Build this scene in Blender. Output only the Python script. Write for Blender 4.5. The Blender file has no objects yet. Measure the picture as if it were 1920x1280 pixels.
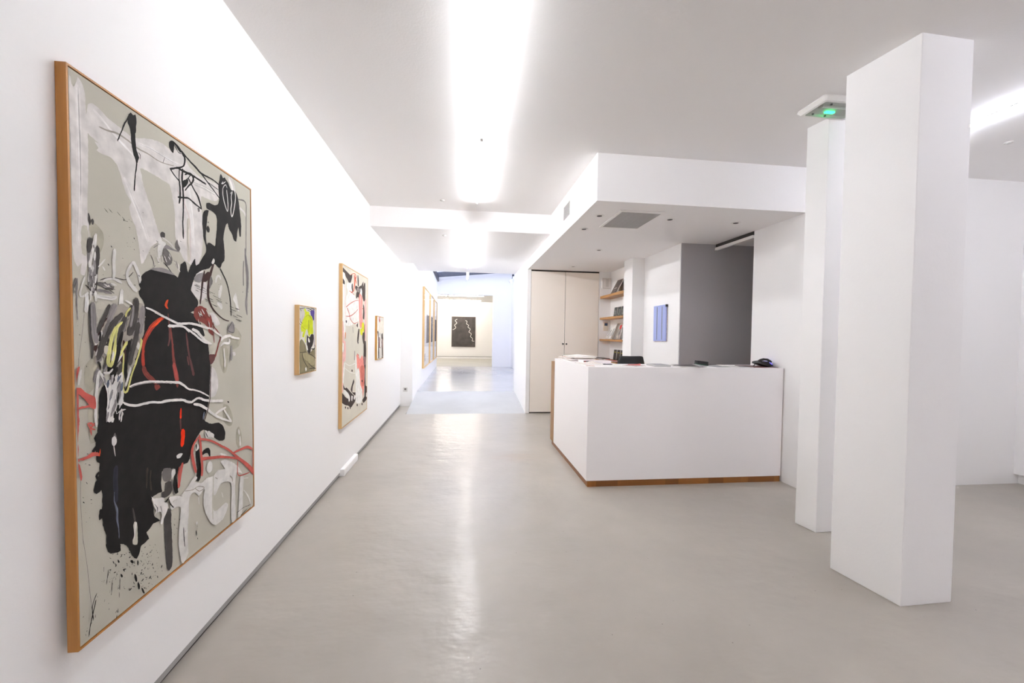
import bpy, math, random
from mathutils import Vector, Matrix, noise
from mathutils.geometry import tessellate_polygon

scene = bpy.context.scene
col = scene.collection
PI = math.pi

# ------------------------------------------------------------------ camera, world, exposure
def look_matrix(yaw, pitch, roll):
    f = Vector((math.sin(yaw) * math.cos(pitch), math.cos(yaw) * math.cos(pitch), -math.sin(pitch)))
    r = Vector((math.cos(yaw), -math.sin(yaw), 0.0))
    u = r.cross(f)
    c, s = math.cos(roll), math.sin(roll)
    r2 = c * r + s * u
    u2 = -s * r + c * u
    return Matrix((r2, u2, -f)).transposed().to_4x4()
cam_data = bpy.data.cameras.new('camera')
cam_data.sensor_width = 36.0
cam_data.lens = 774.2 / 1920 * 36.0
cam_data.shift_y = 5.3 / 1920
cam_data.clip_start = 0.05
cam = bpy.data.objects.new('camera', cam_data)
col.objects.link(cam)
cam.matrix_world = Matrix.Translation((0, 0, 1.42)) @ look_matrix(0.1205, 0.0231, 0.016)
scene.camera = cam

world = bpy.data.worlds.new('daylight')
scene.world = world
world.use_nodes = True
wbg = world.node_tree.nodes['Background']
wbg.inputs['Color'].default_value = (0.63, 0.71, 1.0, 1)
wbg.inputs['Strength'].default_value = SKY_STRENGTH = 2.2

def portal(name, loc, rot, sx, sy):
    l = bpy.data.lights.new(name, 'AREA')
    l.shape = 'RECTANGLE'; l.size = sx; l.size_y = sy
    l.cycles.is_portal = True
    o = bpy.data.objects.new(name, l)
    o.location = loc; o.rotation_euler = rot
    col.objects.link(o)
portal('skylight_portal', (0.47, 12.5, 4.25), (0, 0, 0), 2.9, 6.9)
TUBE = 62.0          # radiance of the fluorescent tubes
scene.view_settings.view_transform = 'Standard'
scene.view_settings.look = 'None'
scene.view_settings.exposure = 0.8
scene.view_settings.gamma = 1.0
scene.view_settings.use_curve_mapping = False
scene.cycles.max_bounces = 14
scene.cycles.diffuse_bounces = 10
scene.cycles.glossy_bounces = 5
scene.cycles.transparent_max_bounces = 16
scene.cycles.sample_clamp_indirect = 12
scene.cycles.caustics_reflective = False
scene.cycles.caustics_refractive = False

# ------------------------------------------------------------------ materials
def lin(c):
    return tuple(((v / 255) / 12.92 if v / 255 <= 0.04045 else ((v / 255 + 0.055) / 1.055) ** 2.4) for v in c) + (1.0,)
MATS = {}
def mat(name, rgb, rough=0.6, metal=0.0, emit=None, es=0.0, noise_amt=0.0, noise_scale=20.0, bump=0.0, bump_scale=120.0, coat=0.0, spec=0.5):
    if name in MATS: return MATS[name]
    m = bpy.data.materials.new(name); m.use_nodes = True
    nt = m.node_tree; b = nt.nodes['Principled BSDF']
    b.inputs['Base Color'].default_value = lin(rgb)
    b.inputs['Roughness'].default_value = rough
    b.inputs['Metallic'].default_value = metal
    b.inputs['Coat Weight'].default_value = coat
    b.inputs['Specular IOR Level'].default_value = spec
    if emit:
        b.inputs['Emission Color'].default_value = lin(emit)
        b.inputs['Emission Strength'].default_value = es
    if noise_amt or bump:
        tc = nt.nodes.new('ShaderNodeTexCoord')
    if noise_amt:
        n = nt.nodes.new('ShaderNodeTexNoise'); n.inputs['Scale'].default_value = noise_scale; n.inputs['Detail'].default_value = 6
        nt.links.new(tc.outputs['Object'], n.inputs['Vector'])
        r = nt.nodes.new('ShaderNodeValToRGB')
        a, z = lin(tuple(max(0, v * (1 - noise_amt)) for v in rgb)), lin(tuple(min(255, v * (1 + noise_amt)) for v in rgb))
        r.color_ramp.elements[0].color = a; r.color_ramp.elements[1].color = z
        r.color_ramp.elements[0].position = .3; r.color_ramp.elements[1].position = .7
        nt.links.new(n.outputs['Fac'], r.inputs['Fac']); nt.links.new(r.outputs['Color'], b.inputs['Base Color'])
    if bump:
        n2 = nt.nodes.new('ShaderNodeTexNoise'); n2.inputs['Scale'].default_value = bump_scale; n2.inputs['Detail'].default_value = 4
        nt.links.new(tc.outputs['Object'], n2.inputs['Vector'])
        bp = nt.nodes.new('ShaderNodeBump'); bp.inputs['Strength'].default_value = bump; bp.inputs['Distance'].default_value = 0.002
        nt.links.new(n2.outputs['Fac'], bp.inputs['Height']); nt.links.new(bp.outputs['Normal'], b.inputs['Normal'])
    MATS[name] = m
    return m

def wood_mat(name, c1, c2, axis=2, scale=1.0, rough=0.45):
    if name in MATS: return MATS[name]
    m = bpy.data.materials.new(name); m.use_nodes = True
    nt = m.node_tree; b = nt.nodes['Principled BSDF']
    tc = nt.nodes.new('ShaderNodeTexCoord'); mp = nt.nodes.new('ShaderNodeMapping')
    s = [38.0 * scale] * 3; s[axis] = 2.2 * scale
    mp.inputs['Scale'].default_value = s
    nt.links.new(tc.outputs['Object'], mp.inputs['Vector'])
    n = nt.nodes.new('ShaderNodeTexNoise'); n.inputs['Scale'].default_value = 1.0; n.inputs['Detail'].default_value = 8; n.inputs['Distortion'].default_value = 0.6
    nt.links.new(mp.outputs['Vector'], n.inputs['Vector'])
    r = nt.nodes.new('ShaderNodeValToRGB')
    r.color_ramp.elements[0].color = lin(c1); r.color_ramp.elements[1].color = lin(c2)
    r.color_ramp.elements[0].position = .32; r.color_ramp.elements[1].position = .68
    nt.links.new(n.outputs['Fac'], r.inputs['Fac']); nt.links.new(r.outputs['Color'], b.inputs['Base Color'])
    b.inputs['Roughness'].default_value = rough
    MATS[name] = m
    return m

def plinth_mat():
    # boards of differing stain along the counter plinth
    m = bpy.data.materials.new('plinth_wood'); m.use_nodes = True
    nt = m.node_tree; b = nt.nodes['Principled BSDF']; L = nt.links.new
    tc = nt.nodes.new('ShaderNodeTexCoord'); mp = nt.nodes.new('ShaderNodeMapping')
    mp.inputs['Scale'].default_value = (5.2, 3.1, 0.01)
    L(tc.outputs['Object'], mp.inputs['Vector'])
    v = nt.nodes.new('ShaderNodeTexVoronoi'); v.feature = 'F1'; v.distance = 'CHEBYCHEV'; v.inputs['Scale'].default_value = 1.0
    L(mp.outputs['Vector'], v.inputs['Vector'])
    r = nt.nodes.new('ShaderNodeValToRGB')
    r.color_ramp.elements[0].color = lin((128, 76, 26)); r.color_ramp.elements[1].color = lin((176, 112, 46))
    sp = nt.nodes.new('ShaderNodeSeparateColor'); L(v.outputs['Color'], sp.inputs['Color']); L(sp.outputs['Red'], r.inputs['Fac'])
    mp2 = nt.nodes.new('ShaderNodeMapping'); mp2.inputs['Scale'].default_value = (6, 6, 90)
    L(tc.outputs['Object'], mp2.inputs['Vector'])
    n = nt.nodes.new('ShaderNodeTexNoise'); n.inputs['Scale'].default_value = 1; n.inputs['Detail'].default_value = 6; n.inputs['Distortion'].default_value = 1.5
    L(mp2.outputs['Vector'], n.inputs['Vector'])
    mx = nt.nodes.new('ShaderNodeMix'); mx.data_type = 'RGBA'; mx.blend_type = 'MULTIPLY'; mx.inputs['Factor'].default_value = 0.45
    L(r.outputs['Color'], mx.inputs['A']); L(n.outputs['Fac'], mx.inputs['B']); 
    L(mx.outputs['Result'], b.inputs['Base Color'])
    b.inputs['Roughness'].default_value = 0.4
    return m

def floor_mat(name, rgb, rough, coat, bumpd, stain=False, ripple=0.0, coat_rough=0.1):
    m = bpy.data.materials.new(name); m.use_nodes = True
    nt = m.node_tree; b = nt.nodes['Principled BSDF']; L = nt.links.new
    tc = nt.nodes.new('ShaderNodeTexCoord')
    n = nt.nodes.new('ShaderNodeTexNoise'); n.inputs['Scale'].default_value = 1.1; n.inputs['Detail'].default_value = 8; n.inputs['Roughness'].default_value = .6
    L(tc.outputs['Object'], n.inputs['Vector'])
    r = nt.nodes.new('ShaderNodeValToRGB')
    r.color_ramp.elements[0].color = lin(tuple(v * .965 for v in rgb)); r.color_ramp.elements[1].color = lin(tuple(v * 1.03 for v in rgb))
    r.color_ramp.elements[0].position = .35; r.color_ramp.elements[1].position = .65
    L(n.outputs['Fac'], r.inputs['Fac'])
    last = r.outputs['Color']
    # tiny dark chips
    v = nt.nodes.new('ShaderNodeTexVoronoi'); v.inputs['Scale'].default_value = 9.0
    L(tc.outputs['Object'], v.inputs['Vector'])
    lt = nt.nodes.new('ShaderNodeMath'); lt.operation = 'LESS_THAN'; lt.inputs[1].default_value = 0.028
    L(v.outputs['Distance'], lt.inputs[0])
    mx = nt.nodes.new('ShaderNodeMix'); mx.data_type = 'RGBA'; L(lt.outputs[0], mx.inputs['Factor'])
    L(last, mx.inputs['A']); mx.inputs['B'].default_value = lin(tuple(v * .72 for v in rgb)); last = mx.outputs['Result']
    if stain:
        # worn brownish scuffs near the counter
        mp = nt.nodes.new('ShaderNodeMapping'); mp.inputs['Location'].default_value = (-0.68, -4.62, 0); mp.vector_type = 'TEXTURE'
        mp.inputs['Location'].default_value = (0.62, 4.75, 0); mp.inputs['Scale'].default_value = (0.42, 0.34, 1)
        L(tc.outputs['Object'], mp.inputs['Vector'])
        g = nt.nodes.new('ShaderNodeTexGradient'); g.gradient_type = 'SPHERICAL'; L(mp.outputs['Vector'], g.inputs['Vector'])
        mp3 = nt.nodes.new('ShaderNodeMapping'); mp3.inputs['Scale'].default_value = (5, 14, 1); L(tc.outputs['Object'], mp3.inputs['Vector'])
        n3 = nt.nodes.new('ShaderNodeTexNoise'); n3.inputs['Scale'].default_value = 1.0; n3.inputs['Detail'].default_value = 6; L(mp3.outputs['Vector'], n3.inputs['Vector'])
        mm = nt.nodes.new('ShaderNodeMath'); mm.operation = 'MULTIPLY'; L(g.outputs['Fac'], mm.inputs[0]); L(n3.outputs['Fac'], mm.inputs[1])
        rr = nt.nodes.new('ShaderNodeMapRange'); rr.inputs['From Min'].default_value = .12; rr.inputs['From Max'].default_value = .42; rr.inputs['To Max'].default_value = .5
        L(mm.outputs[0], rr.inputs['Value'])
        mx2 = nt.nodes.new('ShaderNodeMix'); mx2.data_type = 'RGBA'; L(rr.outputs['Result'], mx2.inputs['Factor'])
        L(last, mx2.inputs['A']); mx2.inputs['B'].default_value = lin((168, 150, 130)); last = mx2.outputs['Result']
    L(last, b.inputs['Base Color'])
    b.inputs['Roughness'].default_value = rough
    b.inputs['Coat Weight'].default_value = coat
    b.inputs['Coat Roughness'].default_value = coat_rough
    n2 = nt.nodes.new('ShaderNodeTexNoise'); n2.inputs['Scale'].default_value = 26.0; n2.inputs['Detail'].default_value = 3
    L(tc.outputs['Object'], n2.inputs['Vector'])
    bp = nt.nodes.new('ShaderNodeBump'); bp.inputs['Strength'].default_value = 1.0; bp.inputs['Distance'].default_value = bumpd
    L(n2.outputs['Fac'], bp.inputs['Height']); nrm = bp.outputs['Normal']
    if ripple:
        n4 = nt.nodes.new('ShaderNodeTexNoise'); n4.inputs['Scale'].default_value = 5.0; n4.inputs['Detail'].default_value = 3
        mp4 = nt.nodes.new('ShaderNodeMapping'); mp4.inputs['Scale'].default_value = (.8, 1.3, 1); L(tc.outputs['Object'], mp4.inputs['Vector']); L(mp4.outputs['Vector'], n4.inputs['Vector'])
        b2 = nt.nodes.new('ShaderNodeBump'); b2.inputs['Strength'].default_value = 1.0; b2.inputs['Distance'].default_value = ripple
        L(n4.outputs['Fac'], b2.inputs['Height']); L(nrm, b2.inputs['Normal']); nrm = b2.outputs['Normal']
    L(nrm, b.inputs['Normal']); L(nrm, b.inputs['Coat Normal'])
    return m

WALL = mat('wall_paint', (245, 244, 243), 0.72, bump=.25, bump_scale=60)
CEIL = mat('ceiling_paint', (241, 239, 238), 0.8, bump=.3, bump_scale=80)
SOFFIT = CEIL
GREYW = mat('grey_wall_paint', (176, 173, 175), 0.8, bump=.3, bump_scale=80)
SKIRT = mat('skirting_grey', (160, 158, 156), 0.7)
GAP = mat('shadow_gap_dark', (62, 55, 50), 0.8)
FLOOR = floor_mat('poured_resin_floor', (170, 164, 154), 0.42, 0.24, 0.0006, stain=True, ripple=0.010, coat_rough=0.16)
RAMP = floor_mat('matt_ramp_floor', (186, 187, 187), 0.75, 0.0, 0.0008)
REARF = floor_mat('glossy_rear_floor', (176, 177, 178), 0.2, 0.3, 0.0003, ripple=0.0015)
BACKF = floor_mat('far_room_floor', (176, 174, 166), 0.6, 0.0, 0.0005)
WHITE = mat('white_lacquer', (238, 236, 233), 0.45)
COUNTER = mat('counter_white', (248, 245, 245), 0.5, bump=.15, bump_scale=50)
CUPB = mat('cupboard_paint', (246, 238, 228), 0.55)
OAK = wood_mat('oak_frame', (204, 164, 108), (222, 184, 128), 2)
OAK_H = wood_mat('oak_frame_across', (204, 164, 108), (222, 184, 128), 1)
OAKD = wood_mat('oak_frame_deep', (168, 112, 48), (184, 128, 62), 2)
OAKD_H = wood_mat('oak_frame_deep_across', (168, 112, 48), (184, 128, 62), 1)
SHELFW = wood_mat('shelf_oak', (150, 106, 56), (188, 140, 84), 1)
BOARD = wood_mat('counter_board', (130, 92, 46), (168, 124, 70), 2, 1.2)
PLINTH = plinth_mat()
GOLD = wood_mat('gilded_oak', (214, 176, 118), (232, 200, 146), 2)
OAKP = wood_mat('oak_frame_amber', (188, 138, 66), (206, 158, 86), 2)
STEEL = mat('dark_steel', (62, 64, 74), 0.5, 0.3)
BLACKP = mat('black_plastic', (28, 28, 29), 0.42)
FABRIC = mat('black_mesh_fabric', (36, 37, 38), 0.8, bump=.6, bump_scale=300)
CHROME = mat('chrome', (190, 190, 190), 0.2, 1.0)
DARKHOLE = mat('vent_dark', (70, 68, 66), 0.9)
GRILLE = mat('grille_grey', (196, 194, 192), 0.6)
PAPER = mat('paper', (240, 237, 233), 0.7)
PAPER2 = mat('newsprint', (226, 216, 208), 0.8, noise_amt=.1, noise_scale=60)
GLOW = mat('fluorescent_tube', (255, 255, 255), 0.4, emit=(246, 249, 255), es=TUBE * 1.55)
GLOW_FILL = mat('added_fill_tube', (255, 255, 255), 0.4, emit=(244, 242, 255), es=TUBE * 1.75)  # for the added fill tubes behind the camera
GLOWP = mat('fluorescent_tube_passage', (255, 255, 255), 0.4, emit=(248, 250, 255), es=TUBE * 1.8)
GLOWC = mat('fluorescent_tube_cool', (255, 255, 255), 0.4, emit=(236, 240, 255), es=TUBE * 1.05)
GLOWW = mat('fluorescent_tube_far', (255, 255, 255), 0.4, emit=(255, 246, 234), es=TUBE * 2.0)
LED = mat('green_led', (20, 220, 120), 0.4, emit=(20, 255, 130), es=4.0)
GLASS = bpy.data.materials.new('roof_glass'); GLASS.use_nodes = True
_nt = GLASS.node_tree; _nt.nodes.remove(_nt.nodes['Principled BSDF'])
_t = _nt.nodes.new('ShaderNodeBsdfTransparent'); _g = _nt.nodes.new('ShaderNodeBsdfGlossy'); _g.inputs['Roughness'].default_value = .02
_m = _nt.nodes.new('ShaderNodeMixShader'); _m.inputs['Fac'].default_value = .06
_nt.links.new(_t.outputs[0], _m.inputs[1]); _nt.links.new(_g.outputs[0], _m.inputs[2]); _nt.links.new(_m.outputs[0], _nt.nodes['Material Output'].inputs['Surface'])
LENS = bpy.data.materials.new('clear_lens'); LENS.use_nodes = True
_nt = LENS.node_tree; _p = _nt.nodes['Principled BSDF']; _p.inputs['Base Color'].default_value = lin((214, 216, 212)); _p.inputs['Roughness'].default_value = .25; _p.inputs['Alpha'].default_value = .25

# ------------------------------------------------------------------ mesh helpers
class MB:
    def __init__(s): s.v = []; s.f = []; s.mi = []; s.mats = []; s.M = Matrix.Identity(4)
    def _m(s, m):
        if m is None: return 0
        if m not in s.mats: s.mats.append(m)
        return s.mats.index(m)
    def add(s, vs, fs, m=None):
        k = len(s.v); i = s._m(m)
        s.v += [tuple(s.M @ Vector(v)) for v in vs]
        for f in fs: s.f.append(tuple(k + a for a in f)); s.mi.append(i)
        return s
    def box(s, x0, x1, y0, y1, z0, z1, m=None):
        vs = [(x, y, z) for z in (z0, z1) for y in (y0, y1) for x in (x0, x1)]
        return s.add(vs, [(0, 2, 3, 1), (4, 5, 7, 6), (0, 1, 5, 4), (2, 6, 7, 3), (0, 4, 6, 2), (1, 3, 7, 5)], m)
    def prism(s, pts, z0, z1, m=None):
        n = len(pts)
        a = sum(pts[i][0] * pts[(i + 1) % n][1] - pts[(i + 1) % n][0] * pts[i][1] for i in range(n))
        if a < 0: pts = pts[::-1]
        vs = [(x, y, z0) for x, y in pts] + [(x, y, z1) for x, y in pts]
        fs = [tuple(range(n))[::-1], tuple(range(n, 2 * n))] + [(i, (i + 1) % n, n + (i + 1) % n, n + i) for i in range(n)]
        return s.add(vs, fs, m)
    def tube(s, a, b, r, m=None, n=16, r2=None, caps=True):
        a = Vector(a); b = Vector(b); d = (b - a).normalized()
        u = d.orthogonal().normalized(); w = d.cross(u); r2 = r if r2 is None else r2
        vs = [tuple(a + r * (math.cos(t) * u + math.sin(t) * w)) for t in [2 * PI * i / n for i in range(n)]]
        vs += [tuple(b + r2 * (math.cos(t) * u + math.sin(t) * w)) for t in [2 * PI * i / n for i in range(n)]]
        fs = [(i, (i + 1) % n, n + (i + 1) % n, n + i) for i in range(n)]
        if caps: fs += [tuple(range(n))[::-1], tuple(range(n, 2 * n))]
        return s.add(vs, fs, m)
    def path(s, pts, r, m=None, n=10):
        for a, b in zip(pts, pts[1:]): s.tube(a, b, r, m, n)
        return s
    def lathe(s, prof, m=None, n=24, c=(0, 0, 0)):
        vs = []; fs = []
        for r, z in prof: vs += [(c[0] + r * math.cos(2 * PI * i / n), c[1] + r * math.sin(2 * PI * i / n), c[2] + z) for i in range(n)]
        for k in range(len(prof) - 1): fs += [(k * n + i, k * n + (i + 1) % n, (k + 1) * n + (i + 1) % n, (k + 1) * n + i) for i in range(n)]
        fs += [tuple(range(n))[::-1], tuple(range((len(prof) - 1) * n, len(prof) * n))]
        return s.add(vs, fs, m)
    def build(s, name, m=None, parent=None, loc=(0, 0, 0), rot=(0, 0, 0), bevel=0.0, smooth=False, seg=2):
        me = bpy.data.meshes.new(name); me.from_pydata(s.v, [], s.f)
        for x in (s.mats or [m]): me.materials.append(x)
        if s.mats: me.polygons.foreach_set('material_index', s.mi)
        if smooth: me.polygons.foreach_set('use_smooth', [True] * len(me.polygons))
        me.update()
        o = bpy.data.objects.new(name, me); col.objects.link(o)
        if parent: o.parent = parent
        o.location = loc; o.rotation_euler = rot
        if bevel:
            md = o.modifiers.new('edge', 'BEVEL'); md.width = bevel; md.segments = seg; md.limit_method = 'ANGLE'; md.angle_limit = math.radians(40)
            if smooth is False: pass
        return o

def tag(o, label=None, cat=None, group=None, kind=None):
    if label: o['label'] = label
    if cat: o['category'] = cat
    if group: o['group'] = group
    if kind: o['kind'] = kind
    return o
def empty(name, loc, rot=(0, 0, 0)):
    o = bpy.data.objects.new(name, None); o.empty_display_size = .1; col.objects.link(o); o.location = loc; o.rotation_euler = rot
    return o
def struct(name, mb, m, label, cat, **k):
    return tag(mb.build(name, m, **k), label, cat, kind='structure')
def copy_tree(o, parent=None):
    c = o.copy(); col.objects.link(c)
    if parent: c.parent = parent
    for ch in list(o.children): copy_tree(ch, c)
    return c
def box(*a): return MB().box(*a)

# ------------------------------------------------------------------ dimensions
H, H2, HS = 3.017, 2.764, 2.603
XL, XR, XP = -1.172, 1.153, -0.949
XN, XW, XE = 2.718, 3.18, 5.548
RZ = 0.1725
YB, YS, YC, YR, YF, YE = 5.418, 3.521, 7.378, 9.0185, 15.9, 21.2

# ------------------------------------------------------------------ the room shell
struct('floor', MB().prism([(XL - .1, -4), (XE + .1, -4), (XE + .1, 8.2), (XR + .02, 8.2), (XR + .02, YC), (XP - .02, YC), (XP - .02, 8.3), (XL - .1, 8.3)], -.12, 0), FLOOR, 'pale grey poured resin floor of the front gallery', 'floor')
rm = MB(); rm.add([(XP - .01, YC, 0), (XR + .01, YC, 0), (XR + .01, YR, RZ), (XP - .01, YR, RZ), (XP - .01, YC, -.12), (XR + .01, YC, -.12), (XR + .01, YR, -.12), (XP - .01, YR, -.12)],
                  [(0, 1, 2, 3), (7, 6, 5, 4), (0, 4, 5, 1), (1, 5, 6, 2), (2, 6, 7, 3), (3, 7, 4, 0)])
struct('floor_ramp', rm, RAMP, 'matt grey ramp rising to the skylit room', 'ramp')
struct('floor_skylit_room', box(XP - .01, 1.95, YR, YF, 0, RZ), REARF, 'glossy light grey floor of the skylit room beyond the ramp', 'floor')
struct('floor_far_room', box(-3.2, 3.2, YF, YE + .1, 0, RZ - .002), BACKF, 'dull beige grey floor of the last room', 'floor')
struct('ceiling', MB().prism([(XL - .1, -4), (XE + .1, -4), (XE + .1, YS + .02), (XR + .02, YS + .02), (XR + .02, YB + .02), (XL - .1, YB + .02)], H, H + .3), CEIL, 'white ceiling of the front gallery with the long tube light', 'ceiling')
struct('ceiling_passage', box(XL - .1, XR + .02, YB, 9.1, H2, 4.6), CEIL, 'lower white ceiling of the passage with its stepped front edge', 'ceiling')
struct('ceiling_bulkhead', MB().prism([(XR, YS), (XE + .1, YS), (XE + .1, 8.2), (XR + .07, 8.2), (XR + .07, YC), (XR, YC)], HS, H + .3), SOFFIT, 'dropped white bulkhead over the reception counter', 'ceiling')
struct('wall_left', box(XL - .25, XL, -4, 8.3, .045, H + .1), WALL, 'long white wall with the framed paintings', 'wall')
bb = MB().box(XL - .2, XL - .012, -4, 8.2, 0, .05, GAP)  # solid dark strip, the shade of the gap put into its colour
random.seed(3)
ys = [-4 + i * .045 for i in range(int(12.15 / .045))]
zz = [.013 + .007 * noise.noise(Vector((y * 1.7, 0, 0))) + .004 * noise.noise(Vector((y * 9, 3, 0))) for y in ys]
bb.add([v for y, z in zip(ys, zz) for v in ((XL - .004, y, z), (XL - .004, y, .0455))], [(2 * i, 2 * i + 1, 2 * i + 3, 2 * i + 2) for i in range(len(ys) - 1)], SKIRT)
struct('baseboard_left', bb, None, 'grey recessed strip with dark-painted gap shade under the long wall', 'baseboard')
tb = MB().box(XL - .02, -1.132, 4.2, 4.74, 0, .07)
struct('trim_1', tb, WALL, 'low white block at the foot of the wall below the tall painting', 'wall block', bevel=.006)
struct('wall_pier', box(XL - .1, XP, 8.17, 9.12, 0, H2 + .05), WALL, 'white pier with a socket where the passage narrows', 'wall')
struct('wall_passage_left', box(XP - .25, XP, 9.12, YF + .01, 0, 3.42), WALL, 'white wall of the skylit room carrying three framed pictures', 'wall')
struct('wall_passage_right', box(XR, XR + .07, YC, 9.12, 0, H2 + .2), WALL, 'white end wall beside the cupboard and ramp', 'wall')
struct('wall_behind_cupboard', box(XR + .07, XN + .2, 7.95, 8.2, 0, HS + .05), WALL, 'white wall behind the cupboard', 'wall')
struct('wall_niche_end', box(2.497, XN + .02, YC, 7.95, 0, HS + .05), WALL, 'white end wall of the shelf niche', 'wall')
struct('wall_nook', box(XN, XN + .13, 4.93, YC + .05, 0, HS + .05), WALL, 'white side wall behind the counter with the blue panel', 'wall')
struct('wall_nook_pier', box(2.525, XN + .01, 5.955, 6.28, 0, HS + .05), WALL, 'slim white pier ending the bookshelves', 'wall pier')
struct('wall_corridor', box(XN + .004, XE, 4.915, 5.05, 0, HS + .05), GREYW, 'dark grey painted wall running into the side corridor', 'wall')
struct('wall_right', box(XW, XE + .1, YS - .02, 4.225, 0, HS + .45), WALL, 'white wall block beside the counter reaching the gallery front', 'wall')
struct('wall_corridor_end', box(XE - .1, XE + .1, 4.1, 5.05, 0, HS + .05), WALL, 'end wall of the side corridor', 'wall')
struct('wall_far_right', MB().box(XE, XE + .25, -4, YS, .1, H + .1).box(XE + .06, XE + .2, -4, YS, 0, .12), WALL, 'white wall with a raised bottom edge in the corner past the pillars', 'wall')
# wall behind the camera
struct('wall_back', box(XL - .25, XE + .25, -4.2, -4, 0, H + .1), WALL, 'white wall behind the viewer', 'wall')
# skylit room and last room
struct('wall_skylit_side', MB().box(1.887, 2.1, 9.0, YF + .2, 0, 4.35).box(XR + .07, 2.1, 9.0, 9.12, 0, 4.35).box(XR, XR + .08, 9.1, 9.12, H2, 4.35), WALL, 'white wall beside the skylit room washed by daylight', 'wall')
wf2 = MB().box(1.165, 1.9, YF, YF + .22, 0, 4.35).box(XP - .25, 1.165, YF, YF + .22, 2.915, 4.35)
struct('wall_skylit_end', wf2, WALL, 'daylit end wall above and beside the wide opening', 'wall')
struct('wall_far', box(-3.2, 3.2, YE, YE + .2, 0, 3.4), WALL, 'white far wall of the last room with the dark picture', 'wall')
struct('baseboard_far', MB().box(-3.1, 3.1, YE - .07, YE, RZ, RZ + .085, WALL).box(-3.1, 3.1, YE - .072, YE, RZ + .085, RZ + .098, DARKHOLE), None, 'low white ledge with a dark top line along the far wall', 'baseboard')
struct('wall_far_sides', MB().box(-3.3, -3.1, YF + .2, YE + .2, 0, 3.4).box(3.1, 3.3, YF + .2, YE + .2, 0, 3.4).box(-3.3, XP - .24, YF + .02, YF + .22, 0, 3.4).box(1.9, 3.3, YF + .02, YF + .22, 0, 3.4), WALL, 'side walls of the last room', 'wall')
struct('ceiling_far_room', box(-3.3, 3.3, YF + .2, YE + .2, 3.07, 3.3), CEIL, 'white ceiling of the last room', 'ceiling')
# glazed roof
rf = empty('window_2', (0, 0, 0)); tag(rf, 'pitched glass roof on dark steel beams over the skylit room', 'skylight', kind='structure')
def roofz(x): return 3.50 + (x - XP) * .10
def beam(y0, y1, d):
    return MB().add([(x, y, z) for x in (XP - .1, 1.95) for y in (y0, y1) for z in (roofz(x) + .02, roofz(x) + d)], [(0, 1, 3, 2), (4, 6, 7, 5), (0, 4, 5, 1), (2, 3, 7, 6), (0, 2, 6, 4), (1, 5, 7, 3)])
for y in (9.15, 10.8, 12.5, 14.2, 15.62): beam(y, y + .07, .2).build('rafter', STEEL, rf)
MB().box(XP - .12, XP + .05, 9.12, YF, 3.40, 3.56).build('wall_beam', STEEL, rf)
MB().box(1.80, 1.95, 9.12, YF, roofz(1.8), roofz(1.9) + .2).build('wall_beam', STEEL, rf)
beam(9.12, YF, .028).build('glass', GLASS, rf)
rf.children[-1].location.z = .22
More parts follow.
